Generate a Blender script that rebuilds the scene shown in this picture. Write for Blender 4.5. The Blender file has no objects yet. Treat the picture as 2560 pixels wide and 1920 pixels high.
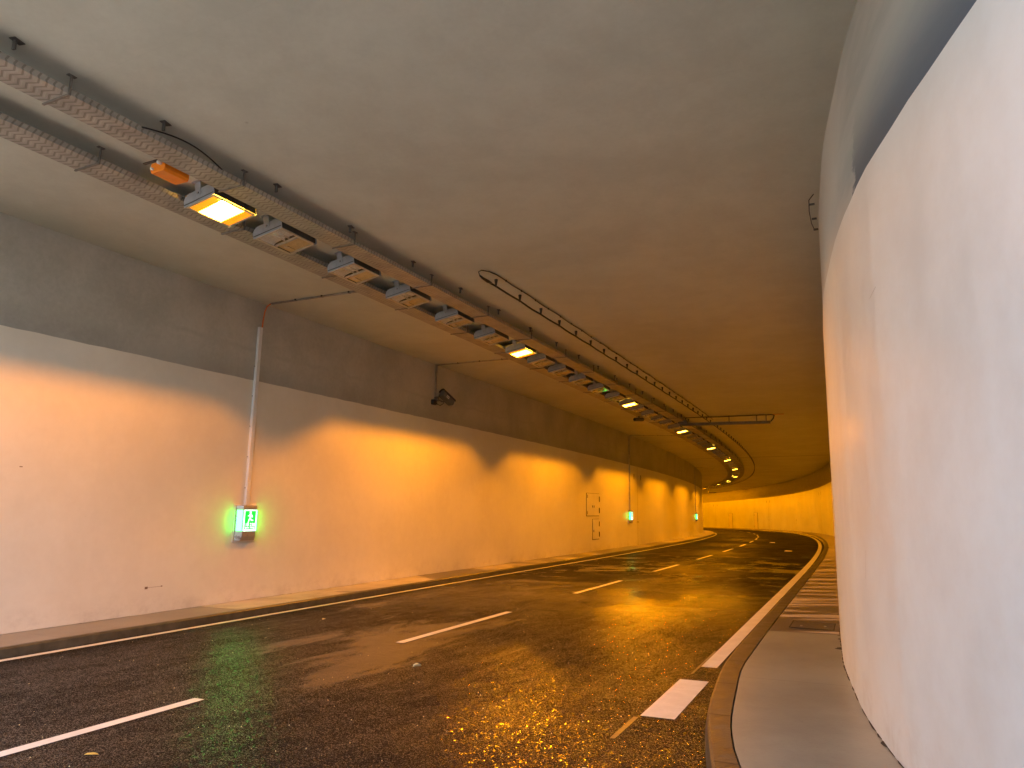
import bpy, bmesh, math, random
from mathutils import Matrix, Vector
import numpy as np
R = math.radians
random.seed(7)
sc = bpy.context.scene
col = sc.collection

# ------------------------------------------------------------------ camera
F_PX = 1792.3; PITCH = R(9.706); ROLL = R(1.004); EYE = 1.7
cam_d = bpy.data.cameras.new('camera'); cam = bpy.data.objects.new('camera', cam_d); col.objects.link(cam)
cam_d.sensor_width = 36; cam_d.lens = F_PX / 2560 * 36; cam_d.clip_end = 2000; cam_d.clip_start = 0.05
rt = Vector((1, 0, 0)); up = Vector((0, -math.sin(PITCH), math.cos(PITCH))); fw = Vector((0, math.cos(PITCH), math.sin(PITCH)))
cr = math.cos(ROLL) * rt + math.sin(ROLL) * up; cu = -math.sin(ROLL) * rt + math.cos(ROLL) * up
m = Matrix((cr, cu, -fw)).transposed().to_4x4(); m.translation = (0, 0, EYE); cam.matrix_world = m
sc.camera = cam

# ------------------------------------------------------------------ daylight
w = bpy.data.worlds.new('World'); sc.world = w; w.use_nodes = True
nt = w.node_tree; bg = nt.nodes['Background']
sky = nt.nodes.new('ShaderNodeTexSky'); sky.sky_type = 'NISHITA'; sky.sun_disc = False
SUN_EL = R(52); SUN_AZ = R(118)
sky.sun_elevation = SUN_EL; sky.sun_rotation = SUN_AZ; sky.dust_density = 3.0; sky.air_density = 1.0; sky.ozone_density = 1.0
nt.links.new(sky.outputs[0], bg.inputs[0]); bg.inputs[1].default_value = 0.15
sd = bpy.data.lights.new('sun', 'SUN'); sd.energy = 5.0; sd.angle = R(2); sd.color = (1, 0.95, 0.88)
so_ = bpy.data.objects.new('sun', sd); col.objects.link(so_)
sdir = Vector((math.sin(SUN_AZ) * math.cos(SUN_EL), math.cos(SUN_AZ) * math.cos(SUN_EL), math.sin(SUN_EL)))
so_.rotation_euler = sdir.to_track_quat('Z', 'Y').to_euler()
sc.view_settings.view_transform = 'Standard'; sc.view_settings.look = 'None'; sc.view_settings.gamma = 1.0
sc.view_settings.exposure = 2.5
sc.render.engine = 'CYCLES'
cy = sc.cycles; cy.max_bounces = 9; cy.diffuse_bounces = 6; cy.glossy_bounces = 4; cy.transparent_max_bounces = 12
cy.use_denoising = True; cy.sample_clamp_indirect = 6.0; cy.caustics_reflective = False; cy.caustics_refractive = False
SODIUM = (1.0, 0.288, 0.0)
LAMP_W = 318.0

# ------------------------------------------------------------------ road alignment (plan curve)
KS = [-12, 0, 15, 30, 45, 60, 75, 90, 110, 150]
KV = [1.05618, 0.50247, -0.05134, 0.21583, 0.3182, 0.40827, 0.7427, 0.86316, 0.73425, 0.57143]
S = np.arange(-40, 170.01, 0.1)
kk = np.interp(S, KS, KV) * 0.01; kk[S < -12] = 0
H0 = R(90 - 27.5922)
i0 = int(np.argmin(abs(S)))
hd = np.concatenate([[0], np.cumsum((kk[1:] + kk[:-1]) / 2 * 0.1)]); hd += H0 - hd[i0]
hm = (hd[1:] + hd[:-1]) / 2
X = np.concatenate([[0], np.cumsum(np.cos(hm) * 0.1)]); Y = np.concatenate([[0], np.cumsum(np.sin(hm) * 0.1)])
X += -5.98609 - X[i0]; Y += 0 - Y[i0]
def P(s, o=0.0, h=0.0):
    x = np.interp(s, S, X); y = np.interp(s, S, Y); a = np.interp(s, S, hd)
    sc_ = max(s, -8)
    cf = -0.026767 + 0.000045586 * max(s, 0)
    z = 0.001688 * s - 0.0000971 * s * s * (1 if s > 0 else 0) + cf * o + h
    return Vector((float(x - math.sin(a) * o), float(y + math.cos(a) * o), float(z)))
def HD(s): return float(np.interp(s, S, hd))
def tab(pairs):
    xs = [a for a, b in pairs]; ys = [b for a, b in pairs]
    # smooth the piecewise table a little
    gx = np.arange(-40, 170, 0.1); gy = np.interp(gx, xs, ys)
    k = np.ones(9) / 9; gy2 = np.convolve(np.pad(gy, 4, mode='edge'), k, 'valid')
    return lambda s: float(np.interp(s, gx, gy2))
PORTAL = 3.3; WALL0 = 1.0; END = 160.0
O_L = 4.57
O_R = tab([(-40, -30), (-20, -18), (-6, -10.6), (-3, -9.4), (0, -8.3), (3, -7.05), (5, -6.25), (6.1, -5.82), (7.5, -5.41), (8.7, -5.2), (10.5, -5.03), (12.6, -4.95), (15, -4.92), (20, -4.96), (30, -5.05), (60, -5.17), (170, -5.17)])
K_F = tab([(-40, -26), (-6, -8.3), (0, -6.5), (3, -5.6), (5, -4.98), (6.3, -4.6), (7.64, -4.27), (8.46, -4.11), (9.03, -4.05), (10.03, -3.95), (11, -3.93), (60, -3.96), (170, -3.96)])
K_B = tab([(-40, -26.3), (-6, -8.6), (0, -6.9), (3, -5.98), (5, -5.32), (6.3, -4.86), (7.17, -4.55), (7.9, -4.38), (8.35, -4.32), (9.96, -4.15), (12.65, -4.13), (60, -4.14), (170, -4.14)])
HP_L = 4.0; HC = 5.47; PAV = 0.12
HP_R = tab([(-40, 3.72), (9, 3.74), (14, 3.86), (25, 4.0), (170, 4.0)])

# ------------------------------------------------------------------ materials
def new_mat(name):
    mt = bpy.data.materials.new(name); mt.use_nodes = True
    n = mt.node_tree; b = n.nodes['Principled BSDF']; return mt, n, b
class G:
    """tiny node-graph helper"""
    def __init__(s, n): s.n = n
    def node(s, t, **kw):
        x = s.n.nodes.new(t)
        for k, v in kw.items(): setattr(x, k, v)
        return x
    def lk(s, a, b): s.n.links.new(a, b)
    def val(s, inp, v):
        if hasattr(v, 'is_output') or isinstance(v, bpy.types.NodeSocket): s.lk(v, inp)
        else: inp.default_value = v
    def math(s, op, a, b=0.0, c=None, clamp=False):
        x = s.node('ShaderNodeMath', operation=op); x.use_clamp = clamp
        s.val(x.inputs[0], a); s.val(x.inputs[1], b)
        if c is not None: s.val(x.inputs[2], c)
        return x.outputs[0]
    def uv(s):
        t = s.node('ShaderNodeTexCoord'); sp = s.node('ShaderNodeSeparateXYZ'); s.lk(t.outputs['UV'], sp.inputs[0])
        return sp.outputs[0], sp.outputs[1]
    def obj(s): return s.node('ShaderNodeTexCoord').outputs['Object']
    def comb(s, x, y, z=0.0):
        c = s.node('ShaderNodeCombineXYZ'); s.val(c.inputs[0], x); s.val(c.inputs[1], y); s.val(c.inputs[2], z); return c.outputs[0]
    def noise(s, vec, scale, detail=3, rough=0.55, dist=0.0, out=0):
        x = s.node('ShaderNodeTexNoise'); s.lk(vec, x.inputs['Vector']); x.inputs['Scale'].default_value = scale
        x.inputs['Detail'].default_value = detail; x.inputs['Roughness'].default_value = rough; x.inputs['Distortion'].default_value = dist
        return x.outputs[out]
    def voro(s, vec, scale, feat='F1', out='Distance'):
        x = s.node('ShaderNodeTexVoronoi', feature=feat); s.lk(vec, x.inputs['Vector']); x.inputs['Scale'].default_value = scale
        return x.outputs[out]
    def ramp(s, v, a, b, lo=0.0, hi=1.0, smooth=True):
        x = s.node('ShaderNodeMapRange'); x.interpolation_type = 'SMOOTHSTEP' if smooth else 'LINEAR'
        s.val(x.inputs[0], v); s.val(x.inputs[1], a); s.val(x.inputs[2], b); s.val(x.inputs[3], lo); s.val(x.inputs[4], hi); return x.outputs[0]
    def mix(s, f, a, b):
        x = s.node('ShaderNodeMix', data_type='RGBA'); s.val(x.inputs[0], f)
        for i, v in ((6, a), (7, b)):
            if isinstance(v, tuple): x.inputs[i].default_value = (*v, 1) if len(v) == 3 else v
            else: s.lk(v, x.inputs[i])
        return x.outputs[2]
    def bump(s, h, strength, dist, normal=None):
        x = s.node('ShaderNodeBump'); s.val(x.inputs['Height'], h); s.val(x.inputs['Strength'], strength); x.inputs['Distance'].default_value = dist
        if normal is not None: s.lk(normal, x.inputs['Normal'])
        return x.outputs[0]

def simple(name, c, rough=0.5, metal=0.0, noise=0.12, scale=9.0, bump=0.0):
    mt, n, b = new_mat(name); g = G(n)
    v = g.noise(g.obj(), scale, 4)
    f = g.ramp(v, 0.3, 0.7, 0, 1)
    b.inputs['Roughness'].default_value = rough; b.inputs['Metallic'].default_value = metal
    g.lk(g.mix(f, tuple(x * (1 - noise) for x in c), tuple(min(1, x * (1 + noise)) for x in c)), b.inputs['Base Color'])
    g.lk(g.ramp(v, 0.3, 0.7, rough * 0.85, min(1, rough * 1.15)), b.inputs['Roughness'])
    if bump: g.lk(g.bump(g.noise(g.obj(), scale * 6, 3), bump, 0.01), b.inputs['Normal'])
    return mt
def emis(name, c, st):
    mt, n, b = new_mat(name); b.inputs['Base Color'].default_value = (*[min(1, x) for x in c], 1)
    b.inputs['Emission Color'].default_value = (*c, 1); b.inputs['Emission Strength'].default_value = st
    b.inputs['Roughness'].default_value = 0.4
    return mt
M = {}
# painted lining
def mk_paint(name, right=False):
    mt, n, b = new_mat(name); g = G(n); u, v = g.uv(); ob = g.obj()
    big = g.noise(ob, 0.5, 4, 0.6); st = g.noise(g.comb(g.math('MULTIPLY', u, 1.6), g.math('MULTIPLY', v, 0.12)), 1.6, 4, 0.6, 0.3)
    fine = g.noise(ob, 7, 5, 0.65)
    f = g.math('ADD', g.math('MULTIPLY', big, 0.66), g.math('ADD', g.math('MULTIPLY', st, 0.12), g.math('MULTIPLY', fine, 0.22)))
    c = g.mix(g.ramp(f, 0.34, 0.66), *(((0.655, 0.63, 0.56), (0.735, 0.715, 0.65)) if right else ((0.585, 0.618, 0.608), (0.685, 0.738, 0.74))))
    # splash dirt close to the pavement
    low = g.math('MULTIPLY', g.ramp(v, 0.12, 0.55, 1, 0), g.ramp(g.noise(g.comb(g.math('MULTIPLY', u, 0.8), v), 3.0, 5, 0.7), 0.42, 0.68))
    c = g.mix(g.math('MULTIPLY', low, 0.35), c, (0.38, 0.34, 0.30))
    # hairline scuffs
    sc_ = g.ramp(g.voro(g.comb(g.math('MULTIPLY', u, 0.7), g.math('MULTIPLY', v, 3.0), 0.3), 1.3), 0.0, 0.015, 1, 0)
    c = g.mix(g.math('MULTIPLY', sc_, 0.3), c, (0.3, 0.25, 0.2))
    g.lk(c, b.inputs['Base Color'])
    g.lk(g.ramp(g.math('ADD', g.math('MULTIPLY', f, 0.5), g.math('MULTIPLY', st, 0.5)), 0.35, 0.65, 0.34, 0.56), b.inputs['Roughness'])
    nb = g.bump(g.noise(ob, 1.1, 3, 0.5), 0.25, 0.05)
    g.lk(g.bump(g.noise(ob, 60, 3, 0.6), 0.12, 0.004, nb), b.inputs['Normal'])
    return mt
M['paint'] = mk_paint('white_wall_paint'); M['paint_l'] = mk_paint('cream_white_wall_paint', True)
# bare concrete band above the lining; v = height above the lining edge
def mk_conc(name, right=False):
    mt, n, b = new_mat(name); g = G(n); u, v = g.uv(); ob = g.obj()
    big = g.noise(ob, 0.9, 5, 0.6); fine = g.noise(ob, 14, 5, 0.7)
    f = g.math('ADD', g.math('MULTIPLY', big, 0.7), g.math('MULTIPLY', fine, 0.3))
    c = g.mix(g.ramp(f, 0.32, 0.68), (0.37, 0.37, 0.335), (0.50, 0.50, 0.46))
    # irregular darker tide line
    wob = g.noise(g.comb(g.math('MULTIPLY', u, 0.35), 0.0), 1.0, 4, 0.7)
    d = g.math('ABSOLUTE', g.math('SUBTRACT', v, g.math('ADD', 0.28, g.math('MULTIPLY', wob, 0.55))))
    c = g.mix(g.math('MULTIPLY', g.ramp(d, 0.0, 0.07, 0.16, 0), g.ramp(big, 0.45, 0.6)), c, (0.17, 0.165, 0.155))
    c = g.mix(g.ramp(v, 0.0, g.math('ADD', 0.2, g.math('MULTIPLY', wob, 0.6)), 0.35, 0.0), c, (0.19, 0.185, 0.172))
    if right:
        ovs = g.math('MULTIPLY', g.ramp(g.math('ADD', u, g.math('MULTIPLY', big, 1.2)), 8.7, 10.3), g.ramp(u, 16.0, 24.0, 1.0, 0.0))
        stk = g.noise(g.comb(g.math('MULTIPLY', u, 0.5), g.math('MULTIPLY', v, 2.2)), 1.6, 5, 0.65, 0.4)
        c = g.mix(g.ramp(u, 5.0, 9.5, 0.75, 1.0), c, g.mix(g.ramp(stk, .35, .65), (0.36, 0.365, 0.35), (0.42, 0.42, 0.40)))
        # recess shade painted blue-grey over the lining edge, up to a rough overspray boundary
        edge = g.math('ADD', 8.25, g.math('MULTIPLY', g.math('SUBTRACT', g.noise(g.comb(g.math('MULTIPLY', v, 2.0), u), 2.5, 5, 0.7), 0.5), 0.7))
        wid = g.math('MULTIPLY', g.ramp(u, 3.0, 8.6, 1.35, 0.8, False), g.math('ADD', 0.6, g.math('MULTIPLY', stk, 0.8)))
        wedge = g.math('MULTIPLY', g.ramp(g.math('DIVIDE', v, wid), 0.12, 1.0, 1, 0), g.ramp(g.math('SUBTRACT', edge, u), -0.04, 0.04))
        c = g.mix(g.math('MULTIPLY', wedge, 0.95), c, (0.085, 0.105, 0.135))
        c = g.mix(g.math('MULTIPLY', g.ramp(g.math('ABSOLUTE', g.math('SUBTRACT', v, g.math('MULTIPLY', stk, 0.9))), 0, 0.08, 0.25, 0), g.ramp(u, 8.0, 8.5)), c, (0.30, 0.31, 0.32))
    if right: c = g.mix(g.math('MULTIPLY', ovs, 0.85), c, (0.60, 0.60, 0.58))
    g.lk(c, b.inputs['Base Color']); b.inputs['Roughness'].default_value = 0.8
    g.lk(g.bump(fine, 0.25, 0.01), b.inputs['Normal'])
    return mt
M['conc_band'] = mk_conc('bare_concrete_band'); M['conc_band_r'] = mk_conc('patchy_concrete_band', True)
def mk_ceil():
    mt, n, b = new_mat('ceiling_concrete'); g = G(n); u, v = g.uv(); ob = g.obj()
    big = g.noise(ob, 0.35, 5, 0.6, 0.6); mid = g.noise(ob, 2.2, 4, 0.6); fine = g.noise(ob, 18, 4, 0.7)
    f = g.math('ADD', g.math('MULTIPLY', big, 0.55), g.math('ADD', g.math('MULTIPLY', mid, 0.28), g.math('MULTIPLY', fine, 0.17)))
    c = g.mix(g.ramp(f, 0.34, 0.66), (0.53, 0.54, 0.485), (0.64, 0.655, 0.595))
    # board marks across the tunnel and rare stains
    bj = g.math('ABSOLUTE', g.math('SUBTRACT', g.math('FRACT', g.math('DIVIDE', u, 2.5)), 0.5))
    c = g.mix(g.ramp(bj, 0.0, 0.004, 0.05, 0.0), c, (0.2, 0.19, 0.18))
    sp = g.ramp(g.voro(ob, 0.45), 0.0, 0.012, 0.4, 0)
    c = g.mix(sp, c, (0.2, 0.17, 0.13))
    g.lk(c, b.inputs['Base Color']); b.inputs['Roughness'].default_value = 0.78
    g.lk(g.bump(g.math('ADD', mid, g.math('MULTIPLY', fine, 0.3)), 0.12, 0.02), b.inputs['Normal'])
    return mt
M['ceil'] = mk_ceil()
def mk_asphalt():
    mt, n, b = new_mat('wet_asphalt'); g = G(n); u, v = g.uv(); ob = g.obj()
    # flow-stretched wetness: smooth film areas vs open pebbly texture
    big = g.noise(g.comb(g.math('MULTIPLY', u, 0.16), g.math('MULTIPLY', v, 0.42)), 1.0, 4, 0.55, 0.5)
    med = g.noise(g.comb(g.math('MULTIPLY', u, 0.7), g.math('MULTIPLY', v, 2.0)), 1.0, 5, 0.65, 0.8)
    near = g.ramp(u, 6.0, 10.5, -0.06, 0.09, False)      # the first metres drain worst towards the portal
    right_ = g.ramp(v, -0.3, -2.4, 0.0, 0.11)
    wet = g.math('ADD', g.math('ADD', g.math('MULTIPLY', big, 0.62), g.math('MULTIPLY', med, 0.34)), g.math('SUBTRACT', near, right_))
    film = g.ramp(wet, 0.54, 0.66)                   # 1 = smooth water film
    st = g.voro(ob, 70.0); st2 = g.voro(ob, 160.0); nz = g.noise(ob, 420, 2, 0.5)
    stone = g.math('ADD', g.math('MULTIPLY', st, 0.9), g.math('ADD', g.math('MULTIPLY', st2, 0.5), g.math('MULTIPLY', nz, 0.4)))
    c1 = g.mix(g.ramp(g.noise(ob, 130, 3, 0.7), 0.35, 0.7), (0.007, 0.0062, 0.0058), (0.03, 0.027, 0.024))
    c = g.mix(g.math('MULTIPLY', film, 0.45), c1, (0.016, 0.014, 0.012))
    c = g.mix(g.ramp(g.noise(g.comb(g.math('MULTIPLY', u, 0.12), g.math('MULTIPLY', v, 1.0)), 1.3, 4), 0.4, 0.7, 0, 0.3), c, (0.03, 0.027, 0.024))
    # longitudinal paving seams
    for off, lo, hi in ((0.58, -40, 12.0), (-0.85, 3.0, 11.5), (2.75, 9.0, 22.0)):
        wob = g.math('MULTIPLY', g.math('SUBTRACT', g.noise(g.comb(u, off * 7), 0.8, 3), 0.5), 0.03)
        d = g.math('ABSOLUTE', g.math('SUBTRACT', g.math('ADD', v, wob), off))
        mask = g.math('MULTIPLY', g.ramp(d, 0.0, 0.012, 0.85, 0), g.math('MULTIPLY', g.ramp(u, lo, lo + 1), g.ramp(u, hi - 1.5, hi, 1, 0)))
        c = g.mix(mask, c, (0.006, 0.006, 0.006))
    g.lk(c, b.inputs['Base Color'])
    cell = g.node('ShaderNodeSeparateXYZ'); g.lk(g.voro(ob, 150.0, out='Color'), cell.inputs[0])
    g.sep_z = cell.outputs[2]
    slick = g.math('MULTIPLY', g.math('MULTIPLY', g.ramp(g.noise(g.comb(g.math('MULTIPLY', u, 0.55), g.math('MULTIPLY', v, 0.5), 11.0), 1.0, 5, 0.7, 1.0), 0.52, 0.60), g.ramp(u, 12.0, 15.0)), g.ramp(u, 26.0, 34.0, 1.0, 0.25))
    farm = g.math('MULTIPLY', g.ramp(u, 12.0, 24.0), g.math('SUBTRACT', 1.0, slick))
    shiny = g.math('MAXIMUM', g.ramp(g.sep_z, 0.62, 0.74), g.ramp(u, 11.0, 18.0))
    g.lk(g.ramp(farm, 0, 1, g.ramp(film, 0, 1, g.ramp(shiny, 0, 1, 0.55, 0.14), 0.20), 0.5), b.inputs['Roughness'])
    b.inputs['IOR'].default_value = 1.33
    strk = g.noise(g.comb(g.math('ADD', g.math('MULTIPLY', u, 1.1), g.math('MULTIPLY', v, 0.35)), g.math('MULTIPLY', v, 1.5), 3.0), 1.0, 6, 0.68, 1.2)
    blot = g.noise(g.comb(g.math('MULTIPLY', u, 0.35), g.math('MULTIPLY', v, 0.8), 7.0), 1.0, 4, 0.6, 0.6)
    spec = g.math('MULTIPLY', g.ramp(strk, 0.38, 0.62, 0.22, 1.0), g.ramp(blot, 0.36, 0.6, 0.5, 1.1))
    wetst = g.ramp(cell.outputs[2], 0.62, 0.74, 0.06, 1.9)     # only some stones stand proud and shine
    wetst = g.mix(g.ramp(u, 11.0, 18.0, 0.0, 1.0), wetst, (0.42, 0.42, 0.42))
    g.lk(g.math('MULTIPLY', g.math('MAXIMUM', g.math('MULTIPLY', spec, wetst), g.math('MULTIPLY', film, 0.38)), g.ramp(farm, 0, 1, 1.0, 0.22)), b.inputs['Specular IOR Level'])
    def facet(vec, scale, k):
        cc = g.voro(vec, scale, out='Color'); a = g.node('ShaderNodeVectorMath', operation='SUBTRACT'); g.lk(cc, a.inputs[0]); a.inputs[1].default_value = (0.5, 0.5, 0.5)
        m_ = g.node('ShaderNodeVectorMath', operation='MULTIPLY'); g.lk(a.outputs[0], m_.inputs[0]); g.lk(g.comb(k, k, 0.0), m_.inputs[1]); return m_.outputs[0]
    def vadd(a, b_):
        x = g.node('ShaderNodeVectorMath', operation='ADD'); g.lk(a, x.inputs[0]); g.lk(b_, x.inputs[1]); return x.outputs[0]
    kf = g.math('MULTIPLY', g.ramp(film, 0, 1, 0.30, 0.035), g.ramp(u, 11.0, 24.0, 1.0, 0.22))
    rip = g.noise(g.comb(g.math('MULTIPLY', u, 9.0), g.math('MULTIPLY', v, 3.0)), 1.0, 4, 0.6, 0.5)
    n1 = g.bump(rip, 0.22, 0.01)
    tilt = vadd(facet(ob, 150.0, kf), facet(ob, 62.0, g.math('MULTIPLY', kf, 0.55)))
    nn = g.node('ShaderNodeVectorMath', operation='NORMALIZE'); g.lk(vadd(n1, tilt), nn.inputs[0])
    g.lk(nn.outputs[0], b.inputs['Normal'])
    return mt
M['asphalt'] = mk_asphalt()
def mk_pave(name, s_on, base_wet, base_dry, start_c, thr=0.5, fu=2.6, fv=0.55, s_off=32.0, slabs=False):
    mt, n, b = new_mat(name); g = G(n); u, v = g.uv(); ob = g.obj()
    fine = g.noise(ob, 38, 4, 0.7); big = g.noise(ob, 1.3, 5, 0.65)
    skew = g.math('ADD', u, g.math('MULTIPLY', v, 0.25))
    p = g.noise(g.comb(g.math('MULTIPLY', skew, fu), g.math('MULTIPLY', v, fv)), 1.0, 3, 0.5, 0.5)
    dry = g.ramp(p, thr - 0.015, thr + 0.015)
    if slabs:
        wv = g.math('MULTIPLY', g.math('SUBTRACT', g.noise(g.comb(g.math('MULTIPLY', u, 1.2), g.math('MULTIPLY', v, 1.5)), 1.0, 4, 0.6), 0.5), 1.1)
        sid = g.math('FLOOR', g.math('MULTIPLY', g.math('ADD', g.math('ADD', u, g.math('MULTIPLY', v, -0.55)), wv), 0.72))
        wnz = g.node('ShaderNodeTexWhiteNoise', noise_dimensions='1D'); g.lk(sid, wnz.inputs['W'])
        dry = g.math('MULTIPLY', g.ramp(wnz.outputs[0], 0.44, 0.48), g.ramp(p, thr - 0.11, thr - 0.08))
    dry = g.math('MULTIPLY', dry, g.ramp(u, s_on, s_on + 0.1))
    dry = g.math('MAXIMUM', dry, g.ramp(u, s_off, s_off + 6, 0, 0.85))
    wetc = g.mix(g.ramp(u, s_on - 0.05, s_on), start_c, base_wet)
    c = g.mix(dry, wetc, base_dry)
    c = g.mix(g.ramp(big, 0.35, 0.7, 0.0, 0.38), c, g.mix(0.5, base_wet, (0.10, 0.09, 0.075)))
    c = g.mix(g.ramp(fine, 0.55, 0.75, 0, 0.25), c, (0.08, 0.07, 0.06))
    j = g.math('ABSOLUTE', g.math('SUBTRACT', g.math('FRACT', g.math('DIVIDE', g.math('SUBTRACT', u, s_on - 0.8), 4.0)), 0.5))
    c = g.mix(g.ramp(j, 0.0, 0.0016, 0.8, 0.0), c, (0.03, 0.027, 0.024))
    spots = g.ramp(g.voro(ob, 2.3), 0.0, 0.035, 0.7, 0)
    c = g.mix(spots, c, (0.07, 0.06, 0.05))
    g.lk(c, b.inputs['Base Color'])
    g.lk(g.ramp(dry, 0, 1, 0.33, 0.8), b.inputs['Roughness'])
    g.lk(g.bump(fine, 0.3, 0.004), b.inputs['Normal'])
    return mt
M['pave_r'] = mk_pave('damp_pavement_concrete', 12.4, (0.11, 0.10, 0.08), (0.52, 0.48, 0.42), (0.285, 0.30, 0.24), 0.53, 3.4, 0.32, s_off=26)
M['pave_l'] = mk_pave('patchy_pavement_concrete', 11.3, (0.12, 0.108, 0.088), (0.55, 0.51, 0.45), (0.24, 0.215, 0.175), 0.535, 0.75, 0.35, 40.0, True)
M['kerb'] = simple('kerb_concrete', (0.062, 0.057, 0.042), 0.42, 0, 0.3, 6, 0.3)
def mk_line():
    mt, n, b = new_mat('road_marking_paint'); g = G(n); u, v = g.uv(); ob = g.obj()
    wn = g.noise(ob, 55, 4, 0.75); w2 = g.noise(ob, 3.5, 5, 0.7)
    f = g.math('MULTIPLY', g.ramp(wn, 0.60, 0.70), g.ramp(w2, 0.45, 0.62))
    c = g.mix(g.ramp(w2, 0.3, 0.7), (0.62, 0.62, 0.57), (0.75, 0.75, 0.70))
    g.lk(g.mix(g.math('MULTIPLY', f, 0.8), c, (0.12, 0.11, 0.10)), b.inputs['Base Color'])
    b.inputs['Roughness'].default_value = 0.5; g.lk(g.bump(wn, 0.25, 0.003), b.inputs['Normal'])
    return mt
M['line'] = mk_line()
def mk_tray():
    mt, n, b = new_mat('perforated_galvanised_tray'); g = G(n); u, v = g.uv(); ob = g.obj()
    zz = g.math('MULTIPLY', g.math('ABSOLUTE', g.math('SUBTRACT', g.math('FRACT', g.math('MULTIPLY', v, 5.6)), 0.5)), 1.3)
    ph = g.math('FRACT', g.math('ADD', g.math('MULTIPLY', u, 15.0), zz))
    slot = g.math('MULTIPLY', g.ramp(ph, 0.08, 0.16), g.ramp(ph, 0.36, 0.44, 1, 0))
    rib = g.ramp(ph, 0.5, 0.75)
    wn = g.noise(ob, 4, 4)
    c = g.mix(g.ramp(wn, 0.3, 0.7), (0.33, 0.315, 0.29), (0.45, 0.43, 0.395))
    c = g.mix(g.math('MULTIPLY', slot, 0.6), c, (0.15, 0.13, 0.11))
    g.lk(c, b.inputs['Base Color']); b.inputs['Metallic'].default_value = 0.35; b.inputs['Roughness'].default_value = 0.5
    g.lk(g.bump(g.math('SUBTRACT', rib, slot), 0.35, 0.006), b.inputs['Normal'])
    return mt
M['tray'] = mk_tray()
M['galv'] = simple('galvanised_steel', (0.34, 0.33, 0.31), 0.42, 0.6, 0.2, 12)
M['darksteel'] = simple('dark_steel', (0.10, 0.095, 0.09), 0.5, 0.5, 0.2, 12)
M['hang'] = simple('dull_hanger_steel', (0.2, 0.185, 0.17), 0.5, 0.4, 0.2, 12)
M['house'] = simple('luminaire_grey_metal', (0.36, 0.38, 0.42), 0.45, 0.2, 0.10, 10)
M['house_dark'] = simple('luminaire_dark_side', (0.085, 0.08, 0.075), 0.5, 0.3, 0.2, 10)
M['frame'] = simple('luminaire_frame_metal', (0.55, 0.50, 0.42), 0.4, 0.2, 0.1, 10)
M['gear'] = simple('gear_cover_ochre', (0.62, 0.47, 0.24), 0.45, 0.0, 0.15, 10)
M['gear_mark'] = simple('pale_print', (0.75, 0.68, 0.6), 0.5, 0, 0.05)
M['refl'] = simple('polished_reflector', (0.93, 0.91, 0.89), 0.3, 0.0, 0.06, 14)
M['tube'] = simple('frosted_lamp_tube', (0.85, 0.84, 0.82), 0.25, 0, 0.04)
M['glow_top'] = emis('lit_reflector_top', (1.0, 0.56, 0.05), 24.0)
M['glow_soft'] = emis('painted_bezel_glow', (1.0, 0.19, 0.0), 0.42)  # emission stands in for lamp light scattered onto the bezel plates
M['glow'] = emis('lit_reflector', (1.0, 0.52, 0.03), 9.0)
for k_ in ('glow', 'glow_top'): M[k_].node_tree.nodes['Principled BSDF'].inputs['Specular IOR Level'].default_value = 0.0; M[k_].node_tree.nodes['Principled BSDF'].inputs['Base Color'].default_value = (0.03, 0.03, 0.03, 1)
M['hot'] = emis('glowing_discharge_tube', (1.0, 0.80, 0.42), 40.0)
def mk_glass():
    mt = bpy.data.materials.new('clear_cover_glass'); mt.use_nodes = True; n = mt.node_tree; n.nodes.clear(); g = G(n)
    o = g.node('ShaderNodeOutputMaterial'); mx = g.node('ShaderNodeMixShader'); t = g.node('ShaderNodeBsdfTransparent'); gl = g.node('ShaderNodeBsdfGlossy')
    t.inputs[0].default_value = (0.93, 0.94, 0.93, 1); gl.inputs['Roughness'].default_value = 0.06
    fr = g.node('ShaderNodeLayerWeight'); fr.inputs[0].default_value = 0.3
    g.lk(g.math('ADD', g.math('MULTIPLY', g.math('POWER', fr.outputs['Facing'], 4.0), 0.4), 0.04), mx.inputs[0]); g.lk(t.outputs[0], mx.inputs[1]); g.lk(gl.outputs[0], mx.inputs[2]); g.lk(mx.outputs[0], o.inputs[0])
    return mt
M['glass'] = mk_glass()
M['rubber'] = simple('black_cable_rubber', (0.012, 0.012, 0.013), 0.45, 0, 0.2)
M['orange'] = simple('orange_plastic', (0.95, 0.26, 0.01), 0.35, 0, 0.06)
M['orange_tube'] = simple('orange_flex_tube', (0.6, 0.16, 0.04), 0.45, 0, 0.1)
M['white_duct'] = simple('pale_trunking', (0.72, 0.73, 0.76), 0.32, 0.1, 0.06, 3)
M['signbox'] = simple('sign_grey_metal', (0.33, 0.33, 0.32), 0.3, 0.5, 0.08, 6)
M['sign_w'] = emis('sign_backlit_white', (0.60, 1.0, 0.82), 0.4)
M['sign_g'] = emis('sign_backlit_green', (0.0, 0.75, 0.04), 0.26)
M['strip_g'] = emis('green_side_light', (0.018, 1.0, 0.08), 7.0)
M['camhouse'] = simple('camera_housing_grey', (0.13, 0.125, 0.12), 0.5, 0.1, 0.15)
M['black'] = simple('black_plastic', (0.02, 0.02, 0.02), 0.45)
M['cabinet'] = simple('cabinet_painted_steel', (0.70, 0.69, 0.67), 0.4, 0, 0.03, 2)
M['gap'] = simple('dark_joint_filler', (0.03, 0.024, 0.018), 0.8)
M['cover'] = simple('wet_cast_cover', (0.075, 0.07, 0.06), 0.45, 0.3, 0.3, 20, 0.4)
M['leaf_y'] = simple('dry_yellow_leaf', (0.62, 0.40, 0.08), 0.6, 0, 0.2, 60)
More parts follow.
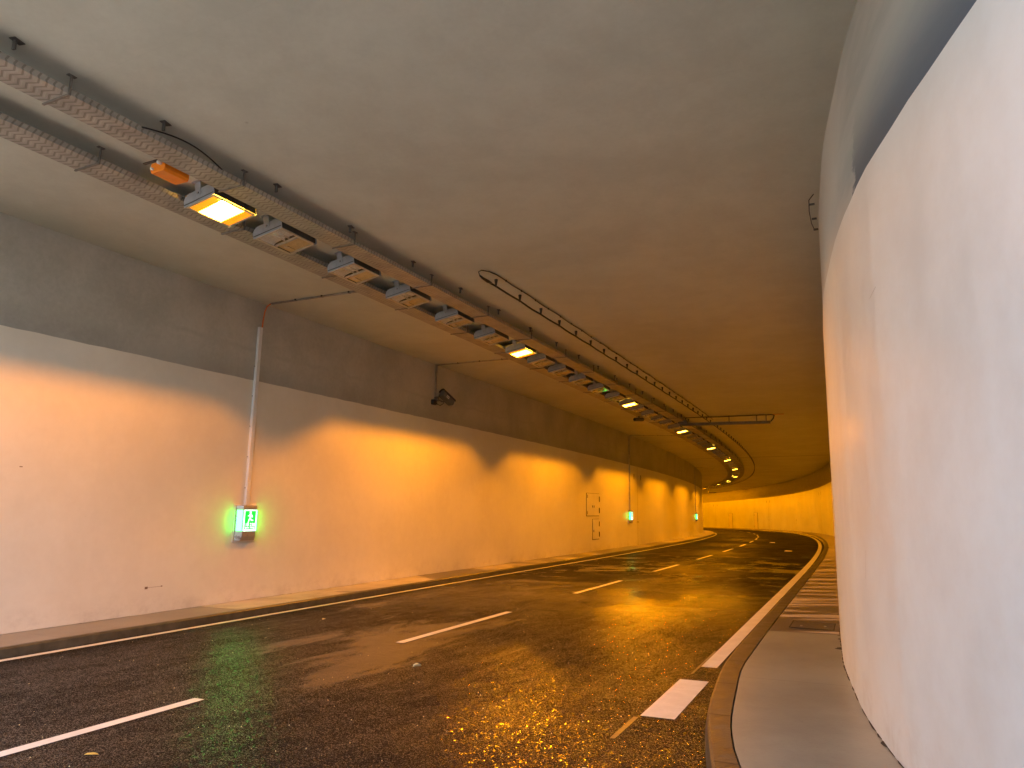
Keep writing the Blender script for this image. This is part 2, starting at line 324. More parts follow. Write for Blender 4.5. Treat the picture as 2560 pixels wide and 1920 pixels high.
M['leaf_w'] = simple('pale_scrap', (0.75, 0.68, 0.4), 0.6, 0, 0.2, 60)
M['litter'] = simple('dark_gutter_silt', (0.035, 0.026, 0.018), 0.7, 0, 0.5, 60, 0.6)
M['earth'] = simple('gravelly_earth', (0.22, 0.20, 0.16), 0.9, 0, 0.3, 0.5)
M['slab'] = simple('roof_slab_concrete', (0.35, 0.34, 0.32), 0.8, 0, 0.1, 0.7)
M['fore'] = simple('forecourt_concrete', (0.34, 0.33, 0.31), 0.8, 0, 0.1, 0.7)
M['stud'] = simple('road_stud_white', (0.9, 0.85, 0.6), 0.1, 0, 0.03)
M['scuff'] = simple('brown_scuff', (0.16, 0.10, 0.06), 0.7)

# ------------------------------------------------------------------ mesh helpers
class MB:
    def __init__(s): s.v = []; s.f = []; s.uv = None; s.fm = []
    def add(s, vs, fs, mi=0):
        b = len(s.v); s.v += [tuple(x) for x in vs]; s.f += [tuple(b + i for i in f) for f in fs]; s.fm += [mi] * len(fs)
    def box(s, c, d, M4=None, mi=0):
        x, y, z = d[0] / 2, d[1] / 2, d[2] / 2; c = Vector(c)
        vs = [Vector((a * x, b * y, e * z)) for a in (-1, 1) for b in (-1, 1) for e in (-1, 1)]
        vs = [c + (M4 @ q if M4 else q) for q in vs]
        s.add(vs, [(0, 1, 3, 2), (4, 6, 7, 5), (0, 4, 5, 1), (2, 3, 7, 6), (0, 2, 6, 4), (1, 5, 7, 3)], mi)
    def tube(s, pts, r, n=8, caps=True, mi=0):
        pts = [Vector(p) for p in pts]; rs = r if isinstance(r, (list, tuple)) else [r] * len(pts)
        rings = []; prev = None
        for i, p in enumerate(pts):
            t = (pts[min(i + 1, len(pts) - 1)] - pts[max(i - 1, 0)]).normalized()
            if prev is None:
                a = Vector((0, 0, 1)) if abs(t.z) < 0.9 else Vector((1, 0, 0)); x = t.cross(a).normalized()
            else: x = (prev - t * prev.dot(t)).normalized()
            prev = x; y = t.cross(x)
            rings.append([p + (x * math.cos(2 * math.pi * k / n) + y * math.sin(2 * math.pi * k / n)) * rs[i] for k in range(n)])
        vs = [q for rg in rings for q in rg]; fs = []
        for i in range(len(rings) - 1):
            for k in range(n): fs.append((i * n + k, i * n + (k + 1) % n, (i + 1) * n + (k + 1) % n, (i + 1) * n + k))
        if caps: fs.append(tuple(range(n - 1, -1, -1))); fs.append(tuple((len(rings) - 1) * n + k for k in range(n)))
        s.add(vs, fs, mi)
    def prism(s, poly, a, b, axis='x', mi=0):
        """extrude polygon (2D) from a to b along axis; poly in the two other axes"""
        def mk(t, p):
            return {'x': (t, p[0], p[1]), 'y': (p[0], t, p[1]), 'z': (p[0], p[1], t)}[axis]
        n = len(poly); vs = [mk(a, p) for p in poly] + [mk(b, p) for p in poly]
        fs = [tuple(range(n)), tuple(range(2 * n - 1, n - 1, -1))] + [(i, (i + 1) % n, n + (i + 1) % n, n + i) for i in range(n)]
        s.add(vs, fs, mi)
    def build(s, name, mat, parent=None, smooth=False, bevel=0.0):
        me = bpy.data.meshes.new(name); me.from_pydata(s.v, [], s.f); me.update()
        bm = bmesh.new(); bm.from_mesh(me); bmesh.ops.recalc_face_normals(bm, faces=bm.faces); bm.to_mesh(me); bm.free()
        for mm in (mat if isinstance(mat, (list, tuple)) else [mat]): me.materials.append(mm)
        if isinstance(mat, (list, tuple)):
            for i, p in enumerate(me.polygons): p.material_index = s.fm[i]
        if smooth:
            for p in me.polygons: p.use_smooth = True
        o = bpy.data.objects.new(name, me); col.objects.link(o)
        if parent: o.parent = parent
        if bevel:
            md = o.modifiers.new('bevel', 'BEVEL'); md.width = bevel; md.segments = 2; md.limit_method = 'ANGLE'
        return o
def tag(o, label=None, cat=None, group=None, kind=None):
    for k, v in (('label', label), ('category', cat), ('group', group), ('kind', kind)):
        if v: o[k] = v
    return o
def thing(name, label, cat, loc, rz=0.0, group=None):
    o = bpy.data.objects.new(name, None); col.objects.link(o); o.location = loc; o.rotation_euler = (0, 0, rz)
    o.empty_display_size = 0.1
    return tag(o, label, cat, group)
def sgrid(s0, s1):
    out = []; s = s0
    while s < s1 - 1e-6:
        out.append(s); s += 0.25 if s < 22 else (0.5 if s < 70 else 1.0)
    out.append(s1); return out
def ev(x, s): return x(s) if callable(x) else x
def sweep(name, prof, mat, s0, s1, parent=None, closed=False, smooth=False, ss=None, mids=None, caps=False):
    """prof: list of (offset, height, v); each value a number or a function of s"""
    ss = ss or sgrid(s0, s1); n = len(prof); vs = []; uvs = []
    for s in ss:
        for (o, h, v) in prof:
            vs.append(tuple(P(s, ev(o, s), ev(h, s)))); uvs.append((s, ev(v, s)))
    fs = []; k = n if closed else n - 1; mi = []
    for i in range(len(ss) - 1):
        for j in range(k):
            a = i * n + j; b = i * n + (j + 1) % n; fs.append((a, b, b + n, a + n)); mi.append(mids[j] if mids else 0)
    if caps:
        fs.append(tuple(range(n))); fs.append(tuple((len(ss) - 1) * n + j for j in range(n - 1, -1, -1))); mi += [0, 0]
    me = bpy.data.meshes.new(name); me.from_pydata(vs, [], fs); me.update()
    ul = me.uv_layers.new(name='UVMap')
    for p in me.polygons:
        for li in p.loop_indices: ul.data[li].uv = uvs[me.loops[li].vertex_index]
        if smooth: p.use_smooth = True
    for mm in (mat if isinstance(mat, (list, tuple)) else [mat]): me.materials.append(mm)
    for i, p in enumerate(me.polygons): p.material_index = mi[i]
    bm = bmesh.new(); bm.from_mesh(me); bmesh.ops.recalc_face_normals(bm, faces=bm.faces); bm.to_mesh(me); bm.free()
    o = bpy.data.objects.new(name, me); col.objects.link(o)
    if parent: o.parent = parent
    return o
def rect_on(name, o0, o1, h, mat, s0, s1, parent=None):
    st = max(2, int((s1 - s0) / 0.5)); ss = [s0 + (s1 - s0) * i / st for i in range(st + 1)]
    return sweep(name, [(o0, h, o0), (o1, h, o1)], mat, s0, s1, parent, ss=ss)

# ------------------------------------------------------------------ setting: ground, road, pavements, ceiling
tr = MB(); tr.box((0, 0, -6.05), (3000, 3000, 0.1)); tag(tr.build('terrain', M['earth']), kind='structure')
tag(sweep('forecourt', [(-60, -0.06, 0), (60, -0.06, 1)], M['fore'], -40, PORTAL + 0.2, ss=[-40, -30, -20, -10, -5, PORTAL + 0.2]), kind='structure')
road = sweep('road', [(O_L + 0.2, 0, O_L + 0.2), (2.3, 0, 2.3), (0, 0, 0), (-2.5, 0, -2.5), (lambda s: O_R(s) - 0.2, 0, O_R)], M['asphalt'], -40, END)
tag(road, kind='structure')
HL = 0.004
for k in range(25):
    s0 = 10.42 - 6.18 * 2 + 6.18 * k
    if s0 < -3: continue
    rect_on('lane_dash', -0.06, 0.06, HL, M['line'], s0 - (0.0), s0 + 3.15, road)
rect_on('edge_line', 3.36, 3.48, HL, M['line'], WALL0, 150, road)
rect_on('edge_line', -3.845, -3.685, HL, M['line'], 10.47, 150, road)
# wide entrance blocks before the solid right edge line
for a, b_ in ((8.44, 9.82), (5.7, 7.16)): rect_on('block_marking', -3.885, -3.615, HL, M['line'], a, b_, road)
rect_on('guide_stripe', -3.615, -3.575, HL * 0.6, M['kerb'], 7.8, 8.4, road)
rect_on('guide_stripe', -3.68, -3.655, HL * 0.6, M['kerb'], 10.1, 11.4, road)

pr = sweep('pavement', [(lambda s: K_B(s) - 0.012, -0.05, K_B), (lambda s: K_B(s) - 0.012, PAV - 0.002, K_B), (lambda s: O_R(s) - 0.05, PAV - 0.002, O_R)], M['pave_r'], -10, END)
tag(pr, kind='structure')
kr = sweep('kerb', [(K_F, -0.05, 0), (K_F, 0.02, 0.05), (lambda s: K_F(s) - 0.02, PAV - 0.015, 0.1), (lambda s: K_F(s) - 0.04, PAV, 0.12), (K_B, PAV, 0.3), (K_B, -0.05, 0.5)], M['kerb'], -10, END, pr)
pl = sweep('pavement', [(3.632, -0.05, 3.6), (3.632, PAV - 0.002, 3.6), (O_L + 0.05, PAV - 0.002, O_L)], M['pave_l'], -10, END)
tag(pl, kind='structure')
kl = sweep('kerb', [(3.53, -0.05, 0), (3.53, 0.02, 0.05), (3.535, PAV - 0.02, 0.1), (3.555, PAV, 0.12), (3.62, PAV, 0.3), (3.62, -0.05, 0.5)], M['kerb'], -10, END, pl)
# kerb stone joints
for par, f0, f1 in ((kr, K_F, K_B), (kl, lambda s: 3.53, lambda s: 3.62)):
    for k in range(60):
        s = 5.2 + k * 1.02
        q = MB(); a, b_ = f0(s), f1(s)
        for t0, t1, h in ((a, b_, PAV + 0.001),):
            p0, p1 = P(s - 0.004, t0 + (-0.03 if t0 < 0 else 0.025), h), P(s + 0.004, t0 + (-0.03 if t0 < 0 else 0.025), h); p2, p3 = P(s + 0.004, t1, h), P(s - 0.004, t1, h)
            q.add([p0, p1, p2, p3], [(0, 1, 2, 3)])
        if k < 22: q.build('kerb_joint', M['gap'], par)
# gutter silt along the left kerb
g_ = MB()
for k in range(2600):
    s = 6 + 34 * random.random() ** 1.3
    dens = 0.5 + 0.5 * math.sin(s * 2.1) * math.sin(s * 0.7 + 1)
    if random.random() > 0.35 + 0.65 * dens: continue
    o = 3.525 - abs(random.gauss(0, 0.012)); r = random.uniform(0.004, 0.013) * (1 + 0.6 * dens)
    c = P(s, o, 0.002); a = random.random() * 6.28
    pts = [c + Vector((math.cos(a + j * 2.1) * r * random.uniform(.6, 1.3), math.sin(a + j * 2.1) * r * random.uniform(.6, 1.3), 0)) for j in range(3)]
    g_.add(pts + [c + Vector((0, 0, r * 0.8))], [(0, 1, 3), (1, 2, 3), (2, 0, 3), (0, 2, 1)])
tag(g_.build('gutter_silt', M['litter']), kind='stuff', label='dark crumbs of silt and leaf litter along the left kerb', cat='litter')

ceil = sweep('ceiling', [(O_L + 0.5, HC, O_L), (2.3, HC, 2.3), (0, HC, 0), (-2.5, HC, -2.5), (lambda s: O_R(s) - 0.5, HC, O_R),
                         (lambda s: O_R(s) - 0.5, HC + 0.8, O_R), (O_L + 0.5, HC + 0.8, O_L)], [M['ceil'], M['slab']], PORTAL, END, closed=True, mids=[0, 0, 0, 0, 1, 1, 1], caps=True)
tag(ceil, kind='structure')
q = MB(); q.box(P(END, -0.3, 2.5), (0.3, 14, 8), Matrix.Rotation(HD(END), 3, 'Z')); tag(q.build('daylight_stop', M['slab']), kind='structure')  # unseen wall added to keep daylight out of the far end
# expansion joints in the ceiling
for s in (53.5, 92.0):
    q = MB(); n = 12
    for i in range(n):
        o0 = 4.5 + (-5.1 - 4.5) * i / n; o1 = 4.5 + (-5.1 - 4.5) * (i + 1) / n
        sk = 0.15
        q.add([P(s - 0.07 + sk * i / n, o0, HC - 0.003), P(s + 0.07 + sk * i / n, o0, HC - 0.003), P(s + 0.07 + sk * (i + 1) / n, o1, HC - 0.003), P(s - 0.07 + sk * (i + 1) / n, o1, HC - 0.003)], [(0, 1, 2, 3)])
    q.build('expansion_joint', M['gap'], ceil)

# ------------------------------------------------------------------ walls
rw_ = random.Random(5); WOB = [rw_.uniform(-0.006, 0.006) for _ in range(1200)]
def wob(s): return WOB[int(abs(s) * 4) % 1200]
wl = thing('tunnel_wall', 'long left tunnel wall, white painted below and bare concrete above', 'wall', P(8, O_L, 0))
wr = thing('tunnel_wall', 'curved white tunnel wall filling the right edge, flaring beside the right pavement', 'wall', P(8, -5.3, 0))
wl.location = (0, 0, 0); wr.location = (0, 0, 0)
sweep('painted_lining', [(O_L + 0.04, -0.1, -0.1), (O_L, -0.1, -0.1), (O_L, lambda s: HP_L + wob(s), HP_L), (O_L + 0.04, lambda s: HP_L + wob(s), HP_L)], M['paint_l'], WALL0, END, wl, smooth=False)
sweep('concrete_band', [(O_L + 0.012, HP_L - 0.1, -0.1), (O_L + 0.012, HC + 0.02, HC - HP_L), (O_L + 0.5, HC + 0.02, 1.6), (O_L + 0.5, -0.1, 2), (O_L + 0.03, -0.1, 3)], M['conc_band'], WALL0, END, wl)
sweep('painted_lining', [(lambda s: O_R(s) - 0.22, -0.1, -0.1), (O_R, -0.1, -0.1), (O_R, lambda s: HP_R(s) + wob(s), HP_R), (lambda s: O_R(s) - 0.22, lambda s: HP_R(s) + wob(s), HP_R)], M['paint'], WALL0, END, wr)
SB0 = tab([(-40, 0.14), (6, 0.12), (8.3, 0.05), (9.5, 0.012), (170, 0.012)]); SB1 = tab([(-40, 0.3), (6.5, 0.27), (8.24, 0.19), (9.6, 0.13), (10.7, 0.08), (12.6, 0.02), (170, 0.02)])
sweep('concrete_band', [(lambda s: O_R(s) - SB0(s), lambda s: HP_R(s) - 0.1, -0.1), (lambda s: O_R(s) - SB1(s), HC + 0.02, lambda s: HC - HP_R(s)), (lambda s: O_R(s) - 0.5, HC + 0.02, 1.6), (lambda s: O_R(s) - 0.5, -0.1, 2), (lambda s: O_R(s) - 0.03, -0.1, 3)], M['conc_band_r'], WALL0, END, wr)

# ragged dark joint along the foot of each wall
def foot_gap(parent, off, sgn, s0, s1, dens, rmax):
    q = MB()
    s = s0
    while s < s1:
        ln = random.uniform(0.05, 0.35); wd = random.uniform(0.003, 0.010)
        if random.random() < dens * 0.12: ln = random.uniform(0.06, 0.2); wd = random.uniform(0.02, rmax)
        n = 5; a = []; b_ = []
        for i in range(n + 1):
            t = i / n; e = wd * math.sin(math.pi * t) ** 0.5 * random.uniform(0.5, 1.2) if 0 < t < 1 else 0
            a.append(P(s + ln * t, ev(off, s + ln * t) + sgn * 0.0, PAV + 0.001)); b_.append(P(s + ln * t, ev(off, s + ln * t) + sgn * (0.004 + e), PAV + 0.001))
        for i in range(n): q.add([a[i], a[i + 1], b_[i + 1], b_[i]], [(0, 1, 2, 3)])
        s += ln * random.uniform(0.8, 1.5 if random.random() < .8 else 2.5)
    q.build('foot_joint', M['gap'], parent)
foot_gap(wl, O_L, -1, 5, 60, 1, 0.03)
foot_gap(wr, O_R, 1, 3, 60, 1.6, 0.07)
# scratches and a plaster smear on the near right wall
q = MB()
for (s0, h0, s1, h1, wd_) in ((7.6, 2.9, 7.45, 2.93, 0.004), (8.3, 1.1, 8.22, 1.3, 0.003)):
    n = 8
    for i in range(n):
        a0, a1 = i / n, (i + 1) / n; sa, sb = s0 + (s1 - s0) * a0, s0 + (s1 - s0) * a1; ha, hb = h0 + (h1 - h0) * a0, h0 + (h1 - h0) * a1
        dx, dh = (wd_, 0) if abs(h1 - h0) > abs(s1 - s0) else (0, wd_)
        q.add([P(sa, O_R(sa) + 0.004, ha), P(sb, O_R(sb) + 0.004, hb), P(sb + dx, O_R(sb + dx) + 0.004, hb + dh), P(sa + dx, O_R(sa + dx) + 0.004, ha + dh)], [(0, 1, 2, 3)])
q.build('scuff_mark', M['conc_band'], wr)
# vertical expansion joints with fixing sockets
def vjoint(parent, s, off, sgn, top, sock=True, bolts=True):
    q = MB(); e = 0.0025
    def quad(s0, s1, h0, h1, ee=e):
        q.add([P(s0, ev(off, s0) + sgn * ee, h0), P(s1, ev(off, s1) + sgn * ee, h0), P(s1, ev(off, s1) + sgn * ee, h1), P(s0, ev(off, s0) + sgn * ee, h1)], [(0, 1, 2, 3)])
    quad(s - 0.012, s + 0.012, PAV, top)
    q.build('expansion_joint', M['gap'], parent)
    if sock:
        for d in (-0.72, 0.72):
            q = MB(); quad(s + d - 0.055, s + d + 0.055, 3.36, 3.58, 0.012); quad(s + d - 0.035, s + d + 0.035, 3.33, 3.61, 0.014)
            q.build('lifting_socket', M['gap'], parent)
    if bolts:
        for d in (-0.14, 0.14):
            q = MB(); quad(s + d - 0.035, s + d + 0.035, 1.21, 1.28, 0.012); q.build('anchor_bolt', M['gap'], parent)
for s in (38.5, 61.9): vjoint(wl, s, O_L, -1, HP_L)
for s in (53.5, 68.6, 83.2, 96.0, 118.0): vjoint(wr, s, O_R, 1, 3.5 if s != 83.2 else 1.4, sock=s not in (83.2,))

# service doors far on the right wall
for s, lab in ((100.8, 'narrow flush service door in the far right wall, the nearer one to the right'), (111.2, 'narrow flush service door in the far right wall, beside the left wall edge')):
    d = thing('service_door', lab, 'door', P(s, O_R(s), PAV), HD(s), 'flush doors in the far wall')
    q = MB(); q.box((0.75, 0.012, 1.02), (1.5, 0.02, 2.04)); q.build('door_leaf', M['cabinet'], d)
    q = MB(); q.box((-0.04, 0.012, 1.02), (0.06, 0.03, 2.1)); q.box((0.7, 0.012, 2.06), (1.5, 0.03, 0.012)); q.box((1.52, 0.012, 1.02), (0.015, 0.03, 2.1)); q.build('door_frame', M['gap'], d)
    for hz in (0.3, 1.75):
        q = MB(); q.box((1.4, 0.03, hz), (0.05, 0.03, 0.14)); q.build('hinge', M['darksteel'], d)
    q = MB(); q.box((0.12, 0.035, 1.0), (0.12, 0.03, 0.04)); q.build('handle', M['darksteel'], d)

# service cabinets flush in the left wall
def flush_cabinet(label, s0, s1, h0, h1, doors):
    s = (s0 + s1) / 2; t = thing('service_cabinet', label, 'cabinet', P(s, O_L, h0), HD(s)); W = s1 - s0; H = h1 - h0
    q = MB(); q.box((0, -0.006, H / 2), (W, 0.012, H)); q.build('cabinet_frame', M['gap'], t)
    n = doors; dw = (W - 0.02 * (n + 1)) / n
    for i in range(n):
        cx = -W / 2 + 0.02 + dw / 2 + i * (dw + 0.02)
        q = MB(); q.box((cx, -0.016, H / 2 + 0.004), (dw - 0.004, 0.014, H - 0.032)); dr = q.build('cabinet_door', M['cabinet'], t, bevel=0.003)
        if n == 2 or True:
            q = MB(); hx = cx + (dw / 2 - 0.09) * (1 if (i == 0 and n == 2) else -1)
            q.box((hx, -0.03, H * 0.42), (0.035, 0.02, 0.09)); q.build('latch', M['darksteel'], dr)
    for hz in (0.17, 0.33, 0.66, 0.82) if n == 2 else (0.15, 0.3, 0.6, 0.85):
        pass
    for hz in (0.25, 0.75):
        q = MB(); q.box((W / 2 - 0.03, -0.03, H * hz), (0.045, 0.03, H * 0.24)); q.build('hinge', M['gap'], t)
    for hz in ((0.15, 0.85) if n == 2 else ()):
        q = MB(); q.box((-W / 2 + 0.09, -0.026, H * hz), (0.05, 0.008, H * 0.13)); q.build('vent_slot', M['scuff'], t)
    return t
flush_cabinet('flush two-door service cabinet, upper one left of the second green sign', 30.26, 31.9, 1.53, 2.46, 2)
flush_cabinet('flush single-door service cabinet, lower one beneath the two-door cabinet', 31.03, 31.9, 0.58, 1.42, 1)

# scuff marks on the left wall
q = MB()
def wq(s0, s1, h0, h1): q.add([P(s0, O_L - 0.003, h0), P(s1, O_L - 0.003, h0), P(s1, O_L - 0.003, h1), P(s0, O_L - 0.003, h1)], [(0, 1, 2, 3)])
wq(10.32, 10.37, .485, .52); wq(10.37, 10.61, .503, .507); wq(10.60, 10.63, .50, .515); wq(8.27, 8.31, 2.21, 2.222); q.build('scuff_mark', M['scuff'], wl)

# ------------------------------------------------------------------ cable trays
TH = 5.30
def tray(name_label, oc, wd, s0):
    t = thing('cable_tray', name_label, 'cable tray', (0, 0, 0), 0, 'perforated cable trays under the ceiling')
    a, b_ = oc + wd / 2, oc - wd / 2; H = 0.06; e = 0.004
    sweep('tray_channel', [(a, TH + H, -0.06), (a, TH, 0), (b_, TH, wd), (b_, TH + H, wd + 0.06), (b_ + e, TH + H, wd + 0.06), (b_ + e, TH + e, wd), (a - e, TH + e, 0), (a - e, TH + H, -0.06)],
          M['tray'], s0, 130, t, closed=True)
    # cables lying in the tray
    for k, (dx, r) in enumerate(((0.04, 0.014), (-0.03, 0.018), (-0.09, 0.011))):
        pts = [P(s, oc + dx + 0.012 * math.sin(s * 0.9 + k), TH + 0.006 + r) for s in sgrid(s0, 120)]
        q = MB(); q.tube(pts, r, 6); q.build('power_cable', M['rubber'], t, True)
    n = 0; s = 6.17 - 2.03 * 2 + (0 if oc < 1.5 else 0.95)
    while s < 118:
        if s > s0:
            m3 = Matrix.Rotation(HD(s), 3, 'Z'); c = P(s, b_ - 0.02, TH)
            q = MB(); L = HC - TH
            q.box(c + Vector((0, 0, L / 2 - 0.01)), (0.018, 0.018, L + 0.02), m3)
            q.box(c + Vector((0, 0, L - 0.004)), (0.075, 0.04, 0.007), m3)
            q.box(P(s, oc, TH - 0.010), (0.022, wd + 0.05, 0.014), m3)
            q.build('hanger', M['hang'], t); n += 1
        s += 2.03
    return t
tray('perforated galvanised cable tray nearest the road centre, right of the luminaires', 1.09, 0.34, -2)
tray('perforated galvanised cable tray on the wall side, left of the luminaires', 2.07, 0.36, -2)
# loose black cable bowing out over the tray edge
q = MB(); pts = [P(6.9 + 1.0 * i / 14, 0.915 - 0.06 * math.sin(math.pi * i / 14) , TH + 0.05 + 0.055 * math.sin(math.pi * i / 14)) for i in range(15)]
q.tube(pts, 0.008, 6); tag(q.build('loose_cable', M['rubber'], None, True), 'thin black cable bowing out above the tray edge beside the first glowing lamp', 'cable')

# ------------------------------------------------------------------ luminaires
LH = 5.225; LO = 1.56; TILT = R(11)   # the fittings lean towards the middle of the road
def lum_proto(lit):
    t = thing('lit_luminaire' if lit else 'unlit_luminaire', 'x', 'tunnel light', (0, 0, 0))
    hw = 0.235; hl = 0.33; Z = 0.155; CH0, CH1 = -0.31, 0.145   # lamp chamber in x, gear bay behind
    # side walls (along the road), thin boxes, open at the bottom
    for sg in (1, -1):
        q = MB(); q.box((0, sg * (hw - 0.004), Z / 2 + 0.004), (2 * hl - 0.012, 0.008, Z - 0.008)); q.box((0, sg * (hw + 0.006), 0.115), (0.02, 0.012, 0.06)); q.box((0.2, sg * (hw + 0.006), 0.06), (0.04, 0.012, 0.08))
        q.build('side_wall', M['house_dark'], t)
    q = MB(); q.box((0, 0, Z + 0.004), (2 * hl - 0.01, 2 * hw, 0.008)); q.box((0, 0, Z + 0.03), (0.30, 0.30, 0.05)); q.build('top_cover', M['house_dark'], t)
    # end plates with rounded shoulders, the near one is what the driver sees
    for sg in (-1, 1):
        q = MB(); a, zb, zt = 0.25, -0.005, 0.15
        poly = [(-a, zb), (a, zb), (a, 0.075), (a - 0.02, 0.115), (a - 0.06, zt - 0.008), (a - 0.10, zt), (-a + 0.10, zt), (-a + 0.06, zt - 0.008), (-a + 0.02, 0.115), (-a, 0.075)]
        q.prism(poly, sg * hl, sg * (hl + 0.008), 'x'); pla = q.build('end_plate', M['house'], t, bevel=0.002)
        q = MB(); q.box((sg * (hl + 0.012), 0, 0.022), (0.010, 0.48, 0.008)); q.build('plate_rib', M['house_dark'], pla)
        # mounting strap
        q = MB(); b = 0.045
        poly = [(-b, 0.245), (b, 0.245), (b, 0.09), (b * 0.8, 0.072), (b * 0.4, 0.062), (-b * 0.4, 0.062), (-b * 0.8, 0.072), (-b, 0.09)]
        q.prism(poly, sg * (hl + 0.009), sg * (hl + 0.014), 'x'); q.box((sg * (hl + 0.02), 0, 0.244), (0.05, 0.14, 0.008))
        st = q.build('mounting_strap', M['house'], t, bevel=0.002)
        q = MB(); q.tube([(sg * (hl + 0.013), 0, 0.10), (sg * (hl + 0.026), 0, 0.10)], 0.014, 8); q.build('bolt', M['galv'], st)
    # bottom frame
    q = MB(); f = 0.03
    q.box((0, hw - f / 2 - 0.008, 0.0), (2 * hl - 0.02, f, 0.012)); q.box((0, -hw + f / 2 + 0.008, 0.0), (2 * hl - 0.02, f, 0.012))
    q.box((-hl + f / 2 + 0.002, 0, 0.0), (f * 0.9, 2 * hw - 2 * f - 0.016, 0.012)); q.box((hl - f / 2 - 0.002, 0, 0.0), (f * 0.9, 2 * hw - 2 * f - 0.016, 0.012))
    q.build('glass_frame', M['frame'], t, bevel=0.003)
    q = MB(); q.box((0, 0, -0.0065), (2 * hl - 2 * f + 0.02, 2 * hw - 2 * f + 0.006, 0.003)); q.build('cover_glass', M['glass'], t)
    iy = hw - 0.012
    if lit:
        # interior: glowing reflector shell above the tube level so that the rim still cuts the beam
        xs0, xs1 = -0.172, 0.172; z0 = -0.003; yy = 0.2
        q = MB()
        q.add([(xs0, -yy, z0), (xs1, -yy, z0), (xs1, yy, z0), (xs0, yy, z0), (xs0, -yy, 0.15), (xs1, -yy, 0.15), (xs1, yy, 0.15), (xs0, yy, 0.15)],
              [(0, 1, 5, 4), (2, 3, 7, 6), (3, 0, 4, 7), (1, 2, 6, 5)])
        q.build('reflector', M['glow'], t)
        q = MB(); q.add([(xs0, -yy, 0.15), (xs1, -yy, 0.15), (xs1, yy, 0.15), (xs0, yy, 0.15)], [(0, 1, 2, 3)]); q.build('reflector_top', M['glow_top'], t)
        q = MB(); q.tube([(-0.14, 0.0, 0.128), (0.14, 0.0, 0.128)], 0.016, 10); q.build('lamp_tube', M['hot'], t, True)
        for sg in (-1, 1):
            q = MB(); q.box((sg * 0.238, 0, -0.001), (0.13, 0.39, 0.004)); q.build('baffle', M['glow_soft'], t)
    else:
        q = MB()
        xs0, xs1 = CH0, 0.03
        n = 10; rows = []
        for j in range(n + 1):
            th = math.pi * j / n; y = -iy * math.cos(th) * 0.98; z = 0.012 + 0.045 * math.sin(th) ** 0.6
            rows.append((y, z))
        for j in range(n):
            (y0, z0), (y1, z1) = rows[j], rows[j + 1]
            q.add([(xs0 + 0.03, y0, z0), (xs1 - 0.02, y0, z0), (xs1 - 0.02, y1, z1), (xs0 + 0.03, y1, z1)], [(0, 1, 2, 3)])
        q.add([(xs0, -iy, 0.01), (xs0, iy, 0.01), (xs0 + 0.05, iy * 0.5, 0.055), (xs0 + 0.05, -iy * 0.5, 0.055)], [(0, 1, 2, 3)])
        q.build('reflector', M['refl'], t)
        for dy in (-0.06, 0.02):
            q = MB(); q.tube([(xs0 + 0.07, dy, 0.028), (xs1 - 0.03, dy, 0.028)], 0.013, 8); q.build('lamp_tube', M['tube'], t, True)
        q = MB(); q.box((xs1 + 0.004, 0, 0.015), (0.022, 2 * iy - 0.02, 0.03)); q.build('reflector_lip', M['frame'], t)
        q = MB(); q.box(((xs1 + hl) / 2, -0.02, 0.016), (hl - xs1 - 0.05, 2 * iy - 0.03, 0.012)); gr = q.build('gear_cover', M['gear'], t, bevel=0.002)
        q = MB(); x0 = xs1 + 0.05
        q.box(((x0 + hl) / 2 - 0.005, 0.085, 0.0085), (0.15, 0.004, 0.004)); 
        q.build('cover_seam', M['house_dark'], gr)
        # faint worn print on the cover: a row of small upright strokes and bars
        q = MB()
        random.seed(3)
        for k, (dx, kind) in enumerate(((0.0, 'F'), (0.024, '5'), (0.048, '6'), (0.072, '0'), (0.096, '7'))):
            cx = x0 + dx; w_, h_ = 0.015, 0.045; y0 = 0.10; z = 0.0088; e = 0.005
            def bar(a, b, c_, d): q.box((cx + (a + c_) / 2, y0 + (b + d) / 2, z), (abs(c_ - a) + e, abs(d - b) + e, 0.002))
            if kind == 'F': bar(0, 0, 0, h_); bar(0, 0, w_, 0)
            if kind == '5': bar(0, 0, w_, 0); bar(0, 0, 0, h_ / 2); bar(0, h_ / 2, w_, h_ / 2); bar(w_, h_ / 2, w_, h_); bar(0, h_, w_, h_)
            if kind == '6': bar(0, 0, w_, 0); bar(0, 0, 0, h_); bar(0, h_ / 2, w_, h_ / 2); bar(w_, h_ / 2, w_, h_); bar(0, h_, w_, h_)
            if kind == '0': bar(0, 0, w_, 0); bar(0, 0, 0, h_); bar(w_, 0, w_, h_); bar(0, h_, w_, h_)
            if kind == '7': bar(0, 0, w_, 0); bar(w_, 0, w_, h_)
        q.build('printed_mark', M['gear_mark'], gr)
    return t
def children(o): return [c for c in bpy.data.objects if c.parent == o]
def copy_tree(o, kids, parent=None):
    c = o.copy(); col.objects.link(c); c.parent = parent
    for ch in kids.get(o.name, []): copy_tree(ch, kids, c)
    return c
LIT = [8.5, 17.25, 26.0, 34.7, 43.5, 52.6, 62.2, 73.0, 82.2, 90.6, 99.0]
UN = {0: [9.6, 11.1, 12.6, 14.2, 15.75], 1: [18.45, 19.75, 21.25, 22.8, 24.45], 2: [27.3, 28.8, 30.2, 31.7, 33.3]}
for i in range(3, 10):
    a, b_ = LIT[i], LIT[i + 1]; n = 5 if i < 5 else 3; UN[i] = [a + (b_ - a) * (k + 1) / (n + 1) for k in range(n)]
ORD = ['first', 'second', 'third', 'fourth', 'fifth', 'sixth', 'seventh', 'eighth', 'ninth', 'tenth', 'eleventh', 'twelfth', 'thirteenth']
p_lit = lum_proto(True); p_un = lum_proto(False)
kids = {}
for o in list(bpy.data.objects):
    if o.parent: kids.setdefault(o.parent.name, []).append(o)
